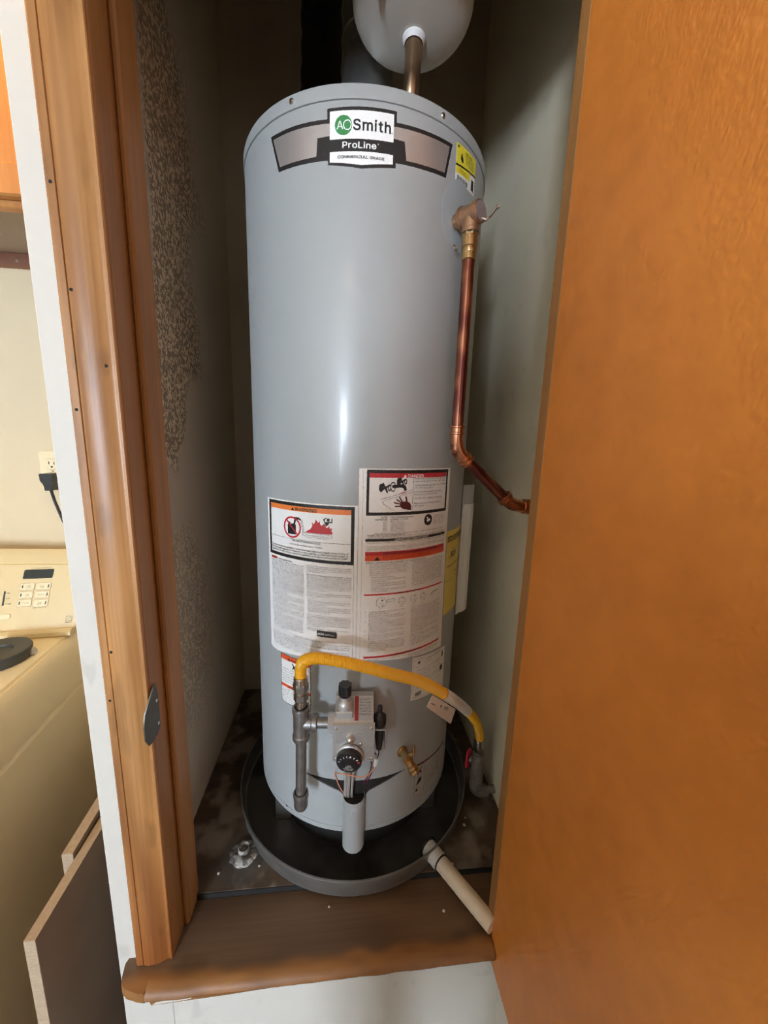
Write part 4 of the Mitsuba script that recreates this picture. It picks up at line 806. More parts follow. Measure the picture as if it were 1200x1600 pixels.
# ---- drain cock
DV = WH+'__drain_valve'; dth = 21.3
DM = frame(np.array([AX[0], AX[1], 0]), et(dth), -er(dth), np.array([0, 0, 1.0]))
put(DV+'__body', [xform(m, DM) for m in (lathe([(0.0125, 0), (0.0125, 0.004), (0.0085, 0.006), (0.0085, 0.016), (0.0105, 0.018), (0.0105, 0.032), (0, 0.034)], 26, (0, -(R-0.001), -0.674), (0, -1, 0)),
    lathe([(0.0085, 0), (0.0085, 0.012), (0.0115, 0.014), (0.0115, 0.020), (0.0095, 0.021), (0.0115, 0.022), (0.0115, 0.028), (0.0085, 0.0285), (0.0085, 0.0265), (0, 0.0265)], 26, (0.001, -(R+0.025), -0.676), (0.30, -0.62, -0.72)))], BRASS, 25)
put(DV+'__handle', [xform(m, DM) for m in (lathe([(0.0045, 0), (0.0045, 0.012), (0.0035, 0.014), (0, 0.014)], 16, (0.0035, -(R+0.024), -0.668), (0.35, -0.45, 0.8)), cbox(0.008, 0.0125, -(R+0.034), -(R+0.027), -0.662, -0.640, 0.001))], BRASS)
# ---- round plug cover and relief valve
RV = WH+'__relief_valve'; rth = 37.0
pd = Point(math.radians(39.0)*R, 0.404).buffer(0.050, 28); put(WH+'__plug_cover', sheet(affinity.scale(pd, 0.92, 1.16), R+0.0001, 0.0007), PATCH, 20)
RM = frame(np.array([AX[0], AX[1], 0]), et(rth), -er(rth), np.array([0, 0, 1.0])); RC = R+0.034; RZ = 0.392
rv = lambda m: xform(m, RM)
put(RV+'__body', [rv(lathe([(0.0125, -0.036), (0.0125, -0.022), (0.0185, -0.021), (0.0195, -0.019), (0.0195, -0.0165), (0.0170, -0.0155), (0.0165, 0.0), (0.0165, 0.008), (0.0178, 0.009), (0.0178, 0.018), (0.0165, 0.019), (0, 0.019)], 34, (0, -RC, RZ), (0, -1, 0))),
                  rv(lathe([(0.0150, -0.002), (0.0150, -0.022), (0.0158, -0.023), (0.0158, -0.029), (0.0130, -0.030), (0, -0.030)][::-1], 30, (0, -RC, RZ))), rv(cbox(-0.0035, 0.0035, -RC-0.006, -RC+0.004, RZ+0.012, RZ+0.0185, 0.001))], BRONZE, 25)
put(RV+'__rating_disc', rv(lathe([(0.0152, 0.0192), (0.0152, 0.0198), (0, 0.0204)], 30, (0, -RC, RZ), (0, -1, 0))), mat('mauve_disc', (0.40, 0.33, 0.34), 0.35, 0.4))
put(RV+'__test_lever', [rv(tube([(0.002, -RC-0.019, RZ-0.010), (0.008, -RC-0.024, RZ-0.0125), (0.016, -RC-0.030, RZ-0.004), (0.021, -RC-0.035, RZ+0.006), (0.024, -RC-0.037, RZ+0.009)], [0.0028, 0.003, 0.0024, 0.0024, 0.0020], 10)), rv(lathe([(0.0032, -0.001), (0.0032, 0.002), (0, 0.002)], 10, (0.0235, -RC-0.0365, RZ+0.0085), (0.4, -0.5, 0.3)))], CHROME)
put(RV+'__test_ring', rv(trimesh.creation.torus(0.0052, 0.0009, major_sections=20, minor_sections=8).apply_transform(trimesh.transformations.rotation_matrix(1.2, [1, 0, 0])).apply_translation([-0.012, -(R+0.012), RZ-0.048])), DULLPIPE)
# ------------------------------------------------------------------ copper discharge pipe
px_, py_ = cyl(rth, RC, 0)[:2]
CP = 'copper_discharge_pipe'
put(CP+'__adapter', [lathe([(0.0152, RZ-0.0300), (0.0152, RZ-0.0345), (0.0140, RZ-0.0350)], 8, (px_, py_, 0)), lathe([(0.0140, RZ-0.0345), (0.0142, RZ-0.051), (0.0128, RZ-0.052), (0.0128, RZ-0.0535), (0.0134, RZ-0.0545), (0.0134, RZ-0.0590), (0.0128, RZ-0.0605), (0.0131, RZ-0.062), (0.0131, RZ-0.0715), (0.0115, RZ-0.0725)], 30, (px_, py_, 0))], BRASS, 25)
put(CP+'__thread_tape', lathe([(0.0140, RZ-0.0290), (0.0150, RZ-0.0305), (0.0140, RZ-0.0320)], 24, (px_, py_, 0)), mat('dark_tape', (0.06, 0.055, 0.05), 0.6))
p0 = np.array([px_, py_, RZ-0.06]); e1 = np.array([px_-0.0005, py_-0.0005, -0.012]); e2 = np.array([0.3425, py_+0.004, -0.1200]); e3 = np.array([0.4245, py_+0.006, -0.1265])
rC = 0.0112
put(CP+'__vertical_run', tube([p0, e1], rC, 26), COPPER)
def elbow(a, c, b, la, lb, rr):
    """a fitting round the corner c between the directions to a and b, with beaded ends."""
    da = (a-c)/np.linalg.norm(a-c); db = (b-c)/np.linalg.norm(b-c)
    pts = [c+da*la]; t = np.linspace(0, 1, 9); k = 0.62
    A, Bq = c+da*la*k, c+db*lb*k
    pts += [A*(1-s)**2+2*c*s*(1-s)+Bq*s*s for s in t]; pts += [c+db*lb]; pts = np.array(pts)
    m = [tube(pts, rr, 24)]
    for o, d, ln in ((c, da, la), (c, db, lb)):
        for f in (1.0, 0.72):
            q = o+d*ln*f; m.append(tube([q-d*0.0024, q-d*0.0012, q+d*0.0012, q+d*0.0024], [rr, rr+0.0030, rr+0.0030, rr], 24))
    return m
put(CP+'__elbow', elbow(p0, e1, e2, 0.044, 0.034, rC+0.0014), COPPERF)
put(CP+'__diagonal_run', tube([e1, e2], rC, 26), COPPER)
put(CP+'__elbow', elbow(e1, e2, e3, 0.026, 0.034, rC+0.0014), COPPERF)
put(CP+'__outlet_run', tube([e2, e3], rC, 26), COPPER)
tag(CP, 'copper discharge pipe down the right side of the water heater into the wall', 'pipe')

# ------------------------------------------------------------------ gas piping
GP = 'gas_pipe'
tx = np.array(GM[:3, :3]@np.array([-0.104, -NR, 0])+GM[:3, 3]); TX = np.array([tx[0], tx[1], NZ])
pn0 = GM[:3, :3]@np.array([-0.052, -NR, NZ])+GM[:3, 3]
put(GP+'__nipple', tube([TX, pn0], 0.0105, 22), IRON)
u = (pn0-TX)/np.linalg.norm(pn0-TX)
put(GP+'__tee', [lathe([(0.0128, -0.036), (0.0165, -0.0355), (0.0172, -0.033), (0.0172, -0.026), (0.0155, -0.024), (0.0152, 0.024), (0.0172, 0.026), (0.0172, 0.033), (0.0165, 0.0355), (0.0128, 0.036)], 30, TX),
                 tube([TX, TX+u*0.020, TX+u*0.022, TX+u*0.0305, TX+u*0.0315], [0.0145, 0.0145, 0.0168, 0.0168, 0.0120], 28)], IRON, 30)
put(GP+'__drip_leg', tube([TX+[0, 0, -0.030], TX+[-0.002, 0, -0.166]], 0.0107, 24), IRON)
put(GP+'__cap', lathe([(0.0125, -0.160), (0.0152, -0.161), (0.0156, -0.164), (0.0156, -0.170), (0.0142, -0.173), (0.0142, -0.192), (0.0125, -0.1965), (0, -0.198)][::-1], 26, TX+[-0.002, 0, 0]), IRON, 30)
put(GP+'__flare_adapter', [lathe([(0.0106, 0.030), (0.0110, 0.052), (0.0128, 0.053)], 26, TX), lathe([(0.0142, 0.053), (0.0142, 0.066)], 6, TX), lathe([(0.0095, 0.052), (0.0148, 0.0525)], 6, TX), lathe([(0.0148, 0.0662), (0.0090, 0.0668)], 6, TX), lathe([(0.0118, 0.0665), (0.0118, 0.073)], 20, TX)], STEELN, 25)
tag(GP, 'grey iron gas tee with a capped drip leg left of the control', 'pipe')
HS = 'gas_hose'
put(HS+'__nut', [lathe([(0.0100, 0.0715), (0.0150, 0.0725), (0.0152, 0.0775), (0.0152, 0.086), (0.0140, 0.0885)], 6, TX), lathe([(0.0138, 0.086), (0.0136, 0.099), (0.0120, 0.101), (0.0085, 0.1012)], 26, TX)], STEELN, 25)
VS = np.array([0.3670, 0.8420])                    # shut-off valve stack at the right
h0 = TX+[0, 0, 0.094]
def on(th, r, z): return cyl(th, r, z)
hp = smoothpath([h0, h0+[0, 0, 0.014], h0+[0.002, -0.002, 0.032], on(-20.3, R+0.068, -0.4055), on(-16.5, R+0.072, -0.3945), on(-12.5, R+0.074, -0.3925), on(-2.2, R+0.0720, -0.4035), on(9.85, R+0.070, -0.4294), on(17.5, R+0.071, -0.4482), on(26.2, R+0.073, -0.4821),
                 [0.211, 0.669, -0.502], [0.253, 0.715, -0.557], [0.297, 0.764, -0.619], [0.332, 0.802, -0.675], [0.357, 0.830, -0.727], [0.3665, 0.8415, -0.765], [0.3670, 0.8420, -0.780]], 1500)
ln = np.r_[0, np.cumsum(np.linalg.norm(np.diff(hp, axis=0), axis=1))]
put(HS+'__corrugated_tube', tube(hp, 0.0104+0.0009*np.sin(ln*2*np.pi/0.0036), 24), HOSEY, smooth=True)
s0, s1 = (int(np.argmin(np.linalg.norm(hp-np.array(q), axis=1))) for q in ([0.207, 0.664, -0.499], [0.297, 0.764, -0.619]))
put(HS+'__tag_sleeve', tube(hp[s0:s1:8], 0.0119, 24, caps=False), PAPER, smooth=True)
flag = np.array([[0.177, 0.631, -0.475], [0.254, 0.717, -0.576], [0.240, 0.701, -0.599], [0.163, 0.616, -0.488]])
flag = flag+np.array([-0.004, -0.004, 0.004])
fn_ = np.cross(flag[1]-flag[0], flag[3]-flag[0]); fn_ /= np.linalg.norm(fn_)
put(HS+'__tag_flag', trimesh.convex.convex_hull(np.vstack([flag-fn_*0.0004, flag+fn_*0.0004])), PAPER, smooth=False)
def on_flag(pr, ink):
    V, F, _ = pr.meshes(0)[ink]; s = -1 if fn_[1] > 0 else 1
    P = flag[0]+V[:, :1]*(flag[1]-flag[0])/np.linalg.norm(flag[1]-flag[0])+V[:, 1:2]*(flag[3]-flag[0])/np.linalg.norm(flag[3]-flag[0])+fn_*s*0.0007
    return trimesh.Trimesh(P, F, process=False)
fl = Print(); W_ = np.linalg.norm(flag[1]-flag[0])
for i in range(9): fl.rect(PRINTK, W_*0.55+0.0028*i, 0.005, W_*0.55+0.0028*i+0.0012+0.0004*(i % 2), 0.012)
for i in range(2): fl.rect(PRINTGREY, W_*0.55, 0.0140+0.0030*i, W_*0.55+0.022, 0.0150+0.0030*i)
fl.rect(PRINTK, 0.010, 0.0135, 0.034, 0.0150); fl.shape(PRINTK, Point(W_*0.42, 0.0105).buffer(0.0032))
put(HS+'__barcode_print', on_flag(fl, PRINTK), PRINTK, smooth=False); put(HS+'__tag_print', on_flag(fl, PRINTGREY), PRINTGREY, smooth=False)
tag(HS, 'yellow corrugated flexible gas hose arching across the water heater', 'hose')
VZ = lambda z: (VS[0], VS[1], z)
SV = 'gas_shutoff_valve'
put(HS+'__nut', [lathe([(0.0085, -0.768), (0.0120, -0.7695), (0.0136, -0.773), (0.0136, -0.790)], 24, VZ(0)), lathe([(0.0100, -0.789), (0.0150, -0.790), (0.0150, -0.803), (0.0100, -0.804)], 6, VZ(0))], STEELN, 25)
put(SV+'__body', [lathe([(0.0105, -0.803), (0.0105, -0.812)], 22, VZ(0)), lathe([(0.0105, -0.8115), (0.0158, -0.8120), (0.0158, -0.826), (0.0135, -0.8265)], 8, VZ(0)), lathe([(0.0135, -0.826), (0.0165, -0.836), (0.0165, -0.848), (0.0135, -0.858), (0.0130, -0.870), (0.0118, -0.871)], 28, VZ(0)), tube([np.array(VZ(-0.842)), np.array(VZ(-0.842))+[-0.016, 0.014, 0]], 0.0085, 18)], OLDIRON, 25)
hd = Polygon([(-0.010, -0.024), (0.008, -0.026), (0.011, -0.010), (0.011, 0.020), (0.004, 0.026), (-0.006, 0.022), (-0.010, 0.005)])
hm = trimesh.creation.extrude_polygon(hd.buffer(0.001), 0.005, engine='earcut'); hm.apply_transform(frame(np.array(VZ(-0.840))+[-0.021, 0.018, 0], np.array([0.75, 0.66, 0]), np.array([0, 0, 1.0]), np.array([0.66, -0.75, 0])))
put(SV+'__handle', hm, REDH, 30); labels[SV+'__handle'] = {'label': 'red lever handle'}
put(SV+'__elbow', [lathe([(0.0120, -0.866), (0.0172, -0.868), (0.0178, -0.872), (0.0178, -0.881), (0.0160, -0.884)], 28, VZ(0)), tube(smoothpath([VZ(-0.880), VZ(-0.905), (VS[0]+0.004, VS[1]+0.002, -0.925), (VS[0]+0.018, VS[1]+0.004, -0.935), (VS[0]+0.034, VS[1]+0.006, -0.937)], 24), 0.0165, 26), tube([(VS[0]+0.030, VS[1]+0.006, -0.937), (0.4245, VS[1]+0.008, -0.937)], 0.0105, 20)], OLDIRON, 30)
tag(SV, 'old gas shut-off valve with a red handle near the right wall', 'valve')

# ------------------------------------------------------------------ pan drain pipe
DP = 'pan_drain_pipe'
q0 = np.array([0.213, 0.704, -0.9365]); q1 = np.array([0.3035, 0.5635, -0.9415]); ud = (q1-q0)/np.linalg.norm(q1-q0)
put(DP+'__coupling', tube([q0-ud*0.012, q0+ud*0.0285, q0+ud*0.0298, q0+ud*0.0300], [0.0190, 0.0190, 0.0180, 0.0165], 30, caps=True), PVCW, 30)
put(DP+'__gasket', [tube([q0+ud*0.0295, q0+ud*0.0325], 0.0182, 28), tube([q0-ud*0.0125, q0-ud*0.0085], 0.0225, 28)], BLACKP, 30)
put(DP+'__pipe', tube([q0+ud*0.020, q1+ud*0.004], 0.0162, 30), PVC, 30)
tag(DP, 'short cream plastic drain pipe from the pan towards the door', 'pipe')

# ------------------------------------------------------------------ above the heater
XT = 'expansion_tank'; xc, xr = np.array([0.1115, 0.8030, 0.7600]), 0.1055
tilt = np.array([-0.03, -0.28, -0.96]); tilt /= np.linalg.norm(tilt)
dome = 0.0540
prof = [(xr*math.sin(a)**0.65, -dome*math.cos(a)**0.65) for a in np.linspace(0, math.pi/2-1e-6, 22)]
prof = [(0, -dome)]+prof[1:]+[(xr+0.0012, 0.003), (xr+0.0012, 0.007), (xr, 0.010), (xr, 0.055), (xr*0.9, 0.10), (xr*0.5, 0.125), (0, 0.13)]
put(XT+'__shell', lathe(prof, 64, xc, (0.0, 0.0, 1.0)), EXPT, 30)
pp = np.array([0.1160, 0.8080, 0.7060]); tilt = np.array([0.0, 0.0, -1.0])
put(XT+'__threaded_port', lathe([(0.0205, -0.004), (0.0205, 0.003), (0.0185, 0.006), (0.0165, 0.009)], 24, pp, tilt), TEFLON)
pth = smoothpath([pp-tilt*0.004, pp+tilt*0.016, [0.1155, 0.8070, 0.668], [0.1145, 0.8070, 0.640], [0.1145, 0.8140, 0.616], [0.118, 0.835, 0.598], [0.126, 0.870, 0.590], [0.134, 0.910, 0.588]], 60)
put(XT+'__elbow_pipe', tube(pth, 0.0152, 24), DULLPIPE, 30)
put(XT+'__air_valve', lathe([(0.006, -0.002), (0.006, 0.010), (0.0045, 0.011), (0.0045, 0.018), (0, 0.018)], 14, xc+np.array([-0.058, -0.050, -0.047]), (-0.6, -0.5, -0.61)), CHROME, 30)
mk = [xc+xr*1.004*np.array([0.30, -0.93, 0.0+0.05]), xc+xr*1.004*np.array([0.42, -0.86, -0.25])]
put(XT+'__scratch', tube([m_/1 for m_ in (xc+xr*0.999*(v/np.linalg.norm(v)) for v in (np.array([0.36, -0.90, -0.20]), np.array([0.42, -0.86, -0.26]), np.array([0.47, -0.82, -0.30])))], [0.0012, 0.0016, 0.0010], 8), PRINTGREY)
tag(XT, 'pale round expansion tank hanging above the water heater', 'expansion tank')
VT = 'vent_pipe'; vc = (AX[0]-0.002, AX[1]+0.02, 0)
put(VT+'__draft_hood', lathe([(0.085, ZT+0.02), (0.10, ZT+0.045), (0.085, ZT+0.06), (0.062, ZT+0.11), (0.0555, ZT+0.165), (0.0545, ZT+0.235), (0.0525, ZT+0.236), (0.0525, ZT+0.15), (0.08, ZT+0.05)], 48, vc), GALV, 30)
for a in (40, 160, 280):
    t = math.radians(a); put(VT+'__hood_leg', cbox(vc[0]+0.09*math.cos(t)-0.006, vc[0]+0.09*math.cos(t)+0.006, vc[1]+0.09*math.sin(t)-0.002, vc[1]+0.09*math.sin(t)+0.002, ZT-0.001, ZT+0.048), GALV)
def crimp():
    n, V = 72, []
    a = np.arange(n)*2*np.pi/n
    for z, amp in ((0.705, 0.0), (0.712, 0.0012), (0.748, 0.0012), (0.755, 0.0)):
        r = 0.0498+amp*np.sign(np.sin(a*24)); V.append(np.stack([vc[0]+r*np.cos(a), vc[1]+r*np.sin(a), a*0+z+0.080], 1))
    V = np.vstack(V); j = np.arange(n); k = (j+1) % n
    F = np.vstack([q for i in range(3) for q in (np.stack([i*n+j, i*n+k, i*n+n+k], 1), np.stack([i*n+j, i*n+n+k, i*n+n+j], 1))])
    return trimesh.Trimesh(V, F)
put(VT+'__crimped_end', crimp(), GALV, smooth=False)
put(VT+'__flue', lathe([(0.0495, 0.70), (0.0495, 0.792)], 48, vc), GALV)
put(VT+'__flue', lathe([(0.0505, 0.833), (0.0530, 0.836), (0.0520, 0.85), (0.0515, 1.749)], 48, vc), GALV)
tag(VT, 'galvanised vent pipe rising behind the expansion tank', 'vent pipe')
BD = 'black_duct'
put(BD+'__tube', tube(smoothpath([(-0.068, 1.215, 1.50), (-0.070, 1.215, 1.1), (-0.073, 1.215, 0.90), (-0.078, 1.21, 0.82), (-0.08, 1.205, 0.70), (-0.08, 1.20, 0.60)], 60), 0.052+0.002*np.sin(np.arange(60)*1.6), 28), RAG, smooth=True)
tag(BD, 'dark duct behind the water heater under the closet ceiling', 'duct')
put('document_pouch__sleeve', None or trimesh.util.concatenate([solid for solid in [
    (lambda pts, z0, z1: (lambda p: (lambda m: (m.apply_translation([0, 0, z0]), m)[1])(trimesh.creation.extrude_polygon(p, z1-z0, engine='earcut')))(LineString(pts).buffer(0.0016, 3)))(
        [tuple(cyl(67, R+0.0030, 0)[:2]), tuple(cyl(70, R+0.008, 0)[:2]), tuple(cyl(72, R+0.018, 0)[:2]), tuple(cyl(76, R+0.026, 0)[:2])], -0.418, -0.095)]]), VINYL, 30)
def pouch_fold():
    pts = [tuple(cyl(67.2, R+0.0052, 0)[:2]), tuple(cyl(70, R+0.0102, 0)[:2]), tuple(cyl(72, R+0.0202, 0)[:2]), tuple(cyl(75.8, R+0.0282, 0)[:2])]
    m = trimesh.creation.extrude_polygon(LineString(pts).buffer(0.0010, 3), 0.275, engine='earcut'); m.apply_translation([0, 0, -0.4165]); return m
put('document_pouch__paper', pouch_fold(), PAPER, 30)
tag('document_pouch', 'white papers in a clear vinyl sleeve hanging on the right flank of the water heater', 'document sleeve')

# ------------------------------------------------------------------ laundry side
wa = math.radians(6.5); wex = np.array([math.cos(wa), math.sin(wa), 0]); wey = np.array([-math.sin(wa), math.cos(wa), 0])
WA = np.array([-0.726, 1.04, -0.541])
WM = frame(WA, wex, wey, np.array([0, 0, 1.0]))       # local: x right, y back, z up; origin at the right rear corner of the deck
def Wt(m): return xform(m, WM)
WSH = 'washing_machine'
H = -0.541-FL
put(WSH+'__cabinet', Wt(cbox(-0.690, 0.004, -0.640, 0.10, -H+0.012, -0.142, 0.012)), BISQUE, smooth=40)
def deck():
    # cross-section: the top rolls over into the side
    g = Polygon([(-0.345, -0.139), (0.0045, -0.139), (0.006, -0.120), (0.005, -0.060), (0.002, -0.030), (-0.003, -0.014), (-0.010, -0.006), (-0.0135, -0.0065), (-0.0165, 0.0), (-0.020, 0.0010), (-0.345, 0.0010)])
    ms = []
    m = prism(g, -0.645, 0.10); ms.append(m)
    m2 = prism(affinity.scale(g, -1, 1, origin=(-0.345, 0)), -0.645, 0.10); m2.fix_normals(); ms.append(m2)
    return ms
put(WSH+'__deck', [Wt(m) for m in deck()], BISQUE, 40)
for x in (-0.62, -0.07):
    for y in (-0.57, 0.03): put(WSH+'__foot', Wt(lathe([(0, -H), (0.022, -H), (0.022, -H+0.006), (0.012, -H+0.014), (0, -H+0.014)], 18, (x, y, 0))), BLACKP)
# console: slanted face with a rolled ledge
sl = np.array([0.06, 0.16]); sl /= np.linalg.norm(sl)
def cs(s, o=0.0): return (sl[0]*s+sl[1]*-o, 0.016+sl[1]*s+sl[0]*o)        # (y, z) on the face, s up the slope, o outwards
prof = [(0.10, 0.0), (-0.020, 0.0), (-0.026, 0.006), (-0.024, 0.015), (-0.014, 0.020), (-0.004, 0.0165), (0.0, 0.016), cs(0.168), cs(0.170, -0.002), cs(0.172, 0.001), cs(0.196, -0.001), (0.085, 0.212), (0.10, 0.206), (0.125, 0.15), (0.13, 0.0)]
cm = trimesh.creation.extrude_polygon(Polygon(prof), 0.70, engine='earcut'); v = cm.vertices.copy()
xx = v[:, 2]-0.70; lift = np.where(v[:, 1] > 0.12, 0.07*np.clip(-xx, 0, 0.35)*np.clip((v[:, 1]-0.12)/0.05, 0, 1), 0)
cm.vertices = np.stack([xx+0.0, v[:, 0]+lift*0.35, v[:, 1]+lift], 1); cm.fix_normals()
put(WSH+'__console', Wt(cm), mat('console_enamel', (0.66, 0.53, 0.29), 0.3), 40)
def on_console(V, F, o, thick=None):
    if thick:
        m = trimesh.creation.extrude_triangulation(V, F, thick); q = m.vertices; f = m.faces
    else: q = np.c_[V, V[:, :1]*0]; f = F
    yz = np.stack([sl[0]*q[:, 1]-sl[1]*(o+q[:, 2]), 0.016+sl[1]*q[:, 1]+sl[0]*(o+q[:, 2])], 1)
    m = trimesh.Trimesh(np.c_[q[:, 0], yz], f, process=False); return Wt(m)
def para_rect(x0, s0, x1, s1, sk=0.10, r=0.003):
    g = Polygon([(x0-sk*(s1-s0)*0.5, s0), (x1-sk*(s1-s0)*0.5, s0), (x1+sk*(s1-s0)*0.5, s1), (x0+sk*(s1-s0)*0.5, s1)]); return g.buffer(-r).buffer(r, 5)
put(WSH+'__display', on_console(*tri2d(para_rect(-0.132, 0.1355, -0.063, 0.1600, 0.12)), 0.0, 0.0012), DISP, smooth=False)
BT = [(-0.1365, 0.1055, -0.1035, 0.1238, ('Heavy', 'Softener'), -1), (-0.1000, 0.1045, -0.0655, 0.1230, ('Cycle', 'Signal'), 1), (-0.1385, 0.0835, -0.1055, 0.1015, ('Extra', 'Rinse'), -1), (-0.1015, 0.0825, -0.0670, 0.1008, ('Presoak',), 1), (-0.1400, 0.0620, -0.1070, 0.0805, ('Presoak',), -1), (-0.1030, 0.0595, -0.0685, 0.0785, ('Cycle', 'Signal'), 1)]
for i, (x0, s0, x1, s1, txt, side) in enumerate(BT):
    g = para_rect(x0, s0, x1, s1, 0.10); k = put(WSH+'__button', on_console(*tri2d(g.buffer(-0.0006)), 0.0, 0.0014), BISQUEB, smooth=False)
    pr = Print(); pr.shape(PRINTGREY, g.buffer(0.0004).difference(g.buffer(-0.0003)))
    V, F, _ = pr.meshes(0)[PRINTGREY]; put(k+'__outline', on_console(V, F, 0.0005), mat('tan_ink', (0.30, 0.22, 0.13), 0.5) if 'mat_tan_ink' not in scene else 'mat_tan_ink', smooth=False)
    pr = Print(); lx = x0+0.0055 if side < 0 else x1-0.0055; pr.shape(PRINTK, para_rect(lx-0.0015, s0+0.0055, lx+0.0015, s1-0.0050, 0.15, 0.0003))
    for j, t in enumerate(txt): pr.text(PRINTK, (x0+x1)/2+(0.0030 if side < 0 else -0.0030), (s0+s1)/2+(0.0006 if len(txt) > 1 else -0.001)-j*0.0042, 0.0026, t, False, 'c')
    V, F, _ = pr.meshes(0)[PRINTK]; put(k+'__lettering', on_console(V, F, 0.0016), PRINTK, smooth=False)
pr = Print(); pr.shape(PRINTK, para_rect(-0.1735, 0.0670, -0.1695, 0.1050, 0.05, 0.0004))
for t, s in (('High', 0.0985), ('Low', 0.0845), ('No Spin', 0.0700)): pr.text(PRINTK, -0.1660, s, 0.0028, t)
pr.text(PRINTGREY, -0.115, 0.1625, 0.0018, 'ESTIMATED TIME REMAINING', width=0.045); pr.text(PRINTGREY, -0.103, 0.0560, 0.0018, 'HOLD TO LOCK', width=0.030)
g = para_rect(-0.0235, 0.0175, -0.0085, 0.0305, 0.1, 0.0003); pr.shape(PRINTGREY, g.difference(g.buffer(-0.0007))); pr.stroke(PRINTGREY, [(-0.021, 0.020), (-0.016, 0.025), (-0.010, 0.0265)], 0.0008); pr.text(PRINTGREY, -0.0245, 0.0125, 0.0024, 'ENERGY', True, width=0.016)
for ink in (PRINTK, PRINTGREY):
    V, F, _ = pr.meshes(0)[ink]; put(WSH+'__console_print', on_console(V, F, 0.0006), ink, smooth=False)
put(WSH+'__start_button', on_console(*tri2d(para_rect(-0.176, 0.032, -0.152, 0.044, 0.05)), 0.0, 0.003), BISQUEB, smooth=False)
tag(WSH, 'bisque top-load washing machine beside the closet wall', 'washing machine')
# items on the washer
cp = np.array([-0.812, 0.905, -0.5398])
put('round_cap__disc', lathe([(0, 0.001), (0.062, 0.001), (0.064, 0.010), (0.066, 0.022), (0.0645, 0.0265), (0.060, 0.0275), (0.032, 0.0245), (0.030, 0.020), (0.012, 0.019), (0, 0.0195)], 44, cp), GREYLID, 30)
put('round_cap__tab', Wt(cbox(0.0, 0.030, -0.012, 0.004, 0, 0.02, 0.006)).apply_translation(cp-WA+[0.040, 0.025, 0.0]), FROST)
tag('round_cap', 'dark grey round plastic cap lying on the washing machine top', 'cap')
put('white_bottle__body', lathe([(0, 0.001), (0.030, 0.001), (0.034, 0.006), (0.034, 0.060), (0.030, 0.078), (0.014, 0.090), (0.014, 0.096), (0, 0.096)], 30, (-0.955, 1.005, -0.540)), mat('milky_plastic', (0.75, 0.70, 0.58), 0.35), 35)
put('white_bottle__cap', lathe([(0.0155, 0.095), (0.0155, 0.112), (0.013, 0.115), (0, 0.115)], 22, (-0.955, 1.005, -0.540)), BRANDW, 35)
tag('white_bottle', 'small milky plastic bottle on the washing machine at the left edge', 'bottle')
# boards leaning in the gap
bd = math.radians(-1.5)
def board(x, y0, y1, z1, t, name, label, rot):
    c, s = math.cos(rot), math.sin(rot)
    m = cbox(-t/2, t/2, 0, y1-y0, FL+0.001, z1, 0.0008); e = cbox(-t/2+0.0004, t/2-0.0004, -0.0002, y1-y0, z1-0.0006, z1+0.0006)
    e2 = cbox(-t/2+0.0004, t/2-0.0004, -0.0006, 0.0008, FL+0.002, z1)
    M = frame(np.array([x, y0, 0]), np.array([c, s, 0]), np.array([-s, c, 0]), np.array([0, 0, 1.0]))
    put(name+'__panel', xform(m, M), BOARDF, smooth=False); put(name+'__raw_edge', [xform(e, M), xform(e2, M)], BOARDE, smooth=False)
    labels[name+'__raw_edge'] = {'label': 'pale raw cut edge'}
    tag(name, label, 'board')
board(-0.497, 0.528, 1.15, -0.812, 0.018, 'brown_board', 'brown panel board standing on edge beside the closet wall, the nearer and lower of two', math.radians(1.5))
board(-0.521, 0.652, 1.15, -0.800, 0.020, 'pale_board', 'pale edged board between the brown board and the washing machine', math.radians(3.5))
# outlet with plug
OX, OZ = -0.832, -0.113
put('wall_outlet__plate', cbox(OX-0.035, OX+0.035, 1.184, 1.1905, OZ-0.0575, OZ+0.0575, 0.003), IVORY, 30)
for dz in (0.0195, -0.0195):
    fc = Point(0, 0).buffer(0.0172, 20).intersection(sbox(-0.02, -0.0145, 0.02, 0.0145)); m = prism(fc, 1.1825, 1.186); m.apply_translation([OX, 0, OZ+dz]); k = put('wall_outlet__receptacle', m, IVORY, 30)
    rim = prism(fc.buffer(0.0009).difference(fc), 1.1838, 1.1845); rim.apply_translation([OX, 0, OZ+dz]); put(k+'__rim_gap', rim, 'mat_tan_ink', smooth=False)
    if dz > 0: put(k+'__slot', [cbox(OX-0.0080, OX-0.0058, 1.1818, 1.183, OZ+dz-0.001, OZ+dz+0.0075), cbox(OX+0.0058, OX+0.0076, 1.1818, 1.183, OZ+dz-0.001, OZ+dz+0.006), lathe([(0.0026, 0), (0.0026, 0.0008), (0, 0.0008)], 12, (OX, 1.1825, OZ+dz-0.0075), (0, -1, 0))], DARK, smooth=False)
put('wall_outlet__screw', lathe([(0.0028, 0), (0.0022, 0.001), (0, 0.0012)], 12, (OX, 1.184, OZ), (0, -1, 0)), DULLPIPE)
tag('wall_outlet', 'ivory duplex wall outlet above the washing machine', 'outlet')
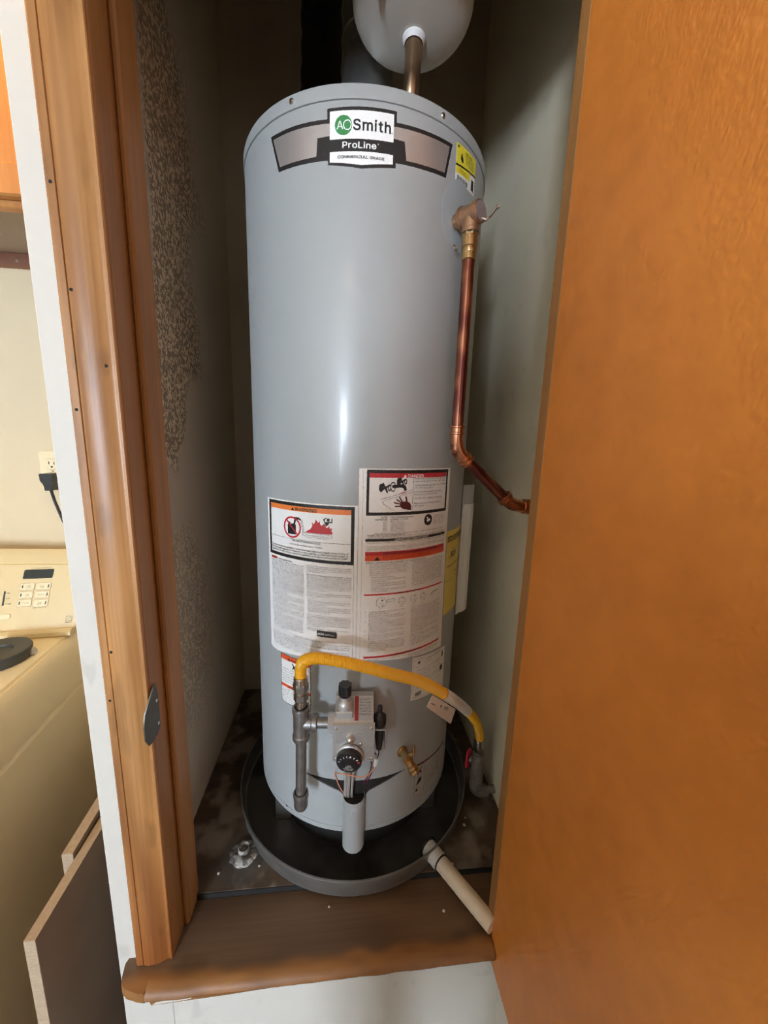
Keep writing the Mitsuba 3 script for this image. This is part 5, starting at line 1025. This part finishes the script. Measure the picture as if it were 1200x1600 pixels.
pg = Polygon([(-0.0145, 0.0145), (0.0155, 0.0145), (0.0155, -0.004), (0.0105, -0.018), (0.0085, -0.030), (-0.0045, -0.030), (-0.0060, -0.016), (-0.0140, -0.002)])
m = prism(pg.buffer(0.0015), 1.150, 1.182); m.apply_translation([OX+0.002, 0, OZ-0.0215])
put('power_cord__plug', m, BLACKP, 30)
put('power_cord__cable', tube(smoothpath([(OX+0.004, 1.162, OZ-0.050), (OX+0.006, 1.165, OZ-0.075), (OX+0.018, 1.168, OZ-0.13), (OX+0.031, 1.172, OZ-0.19), (OX+0.040, 1.176, OZ-0.26), (OX+0.045, 1.1815, OZ-0.36)], 50), 0.0038, 12), BLACKP, 30)
tag('power_cord', 'black power cord plugged into the wall outlet', 'power cord')
# wall cabinet
CB = 'wall_cabinet'; CX0, CX1, CY, CZ = -1.75, -0.416, 0.89, 0.418
put(CB+'__carcass', [cbox(CX0, CX1, CY+0.018, 1.19, CZ+0.030, CE-0.001), cbox(CX1-0.018, CX1, CY+0.018, 1.19, CZ, CE-0.001)], CABU, smooth=False)
put(CB+'__face_rail', cbox(CX0, CX1, CY, CY+0.02, CZ, CZ+0.040, 0.002), CAB, smooth=False)
dw = 0.44
for i in range(3):
    a = CX1-0.012-dw*(i+1); b = a+dw-0.006; z0, z1 = CZ+0.012, CE-0.02
    k = put(CB+'__door', [cbox(a, a+0.055, CY-0.020, CY, z0, z1, 0.003), cbox(b-0.055, b, CY-0.020, CY, z0, z1, 0.003), cbox(a+0.05, b-0.05, CY-0.020, CY, z0, z0+0.055, 0.003), cbox(a+0.05, b-0.05, CY-0.020, CY, z1-0.055, z1, 0.003), cbox(a+0.05, b-0.05, CY-0.011, CY-0.003, z0+0.05, z1-0.05)], CAB, smooth=False)
put(CB+'__hanging_rail', cbox(CX0, CX1-0.02, 1.172, 1.19, CZ-0.002, CZ+0.030, 0.001), CABR, smooth=False)
put(CB+'__screw', lathe([(0.0045, 0), (0.004, 0.001), (0, 0.0016)], 14, (-0.845, 1.172, CZ+0.012), (0, -1, 0)), CHROME)
tag(CB, 'orange oak wall cabinet over the washing machine at the upper left', 'cabinet')
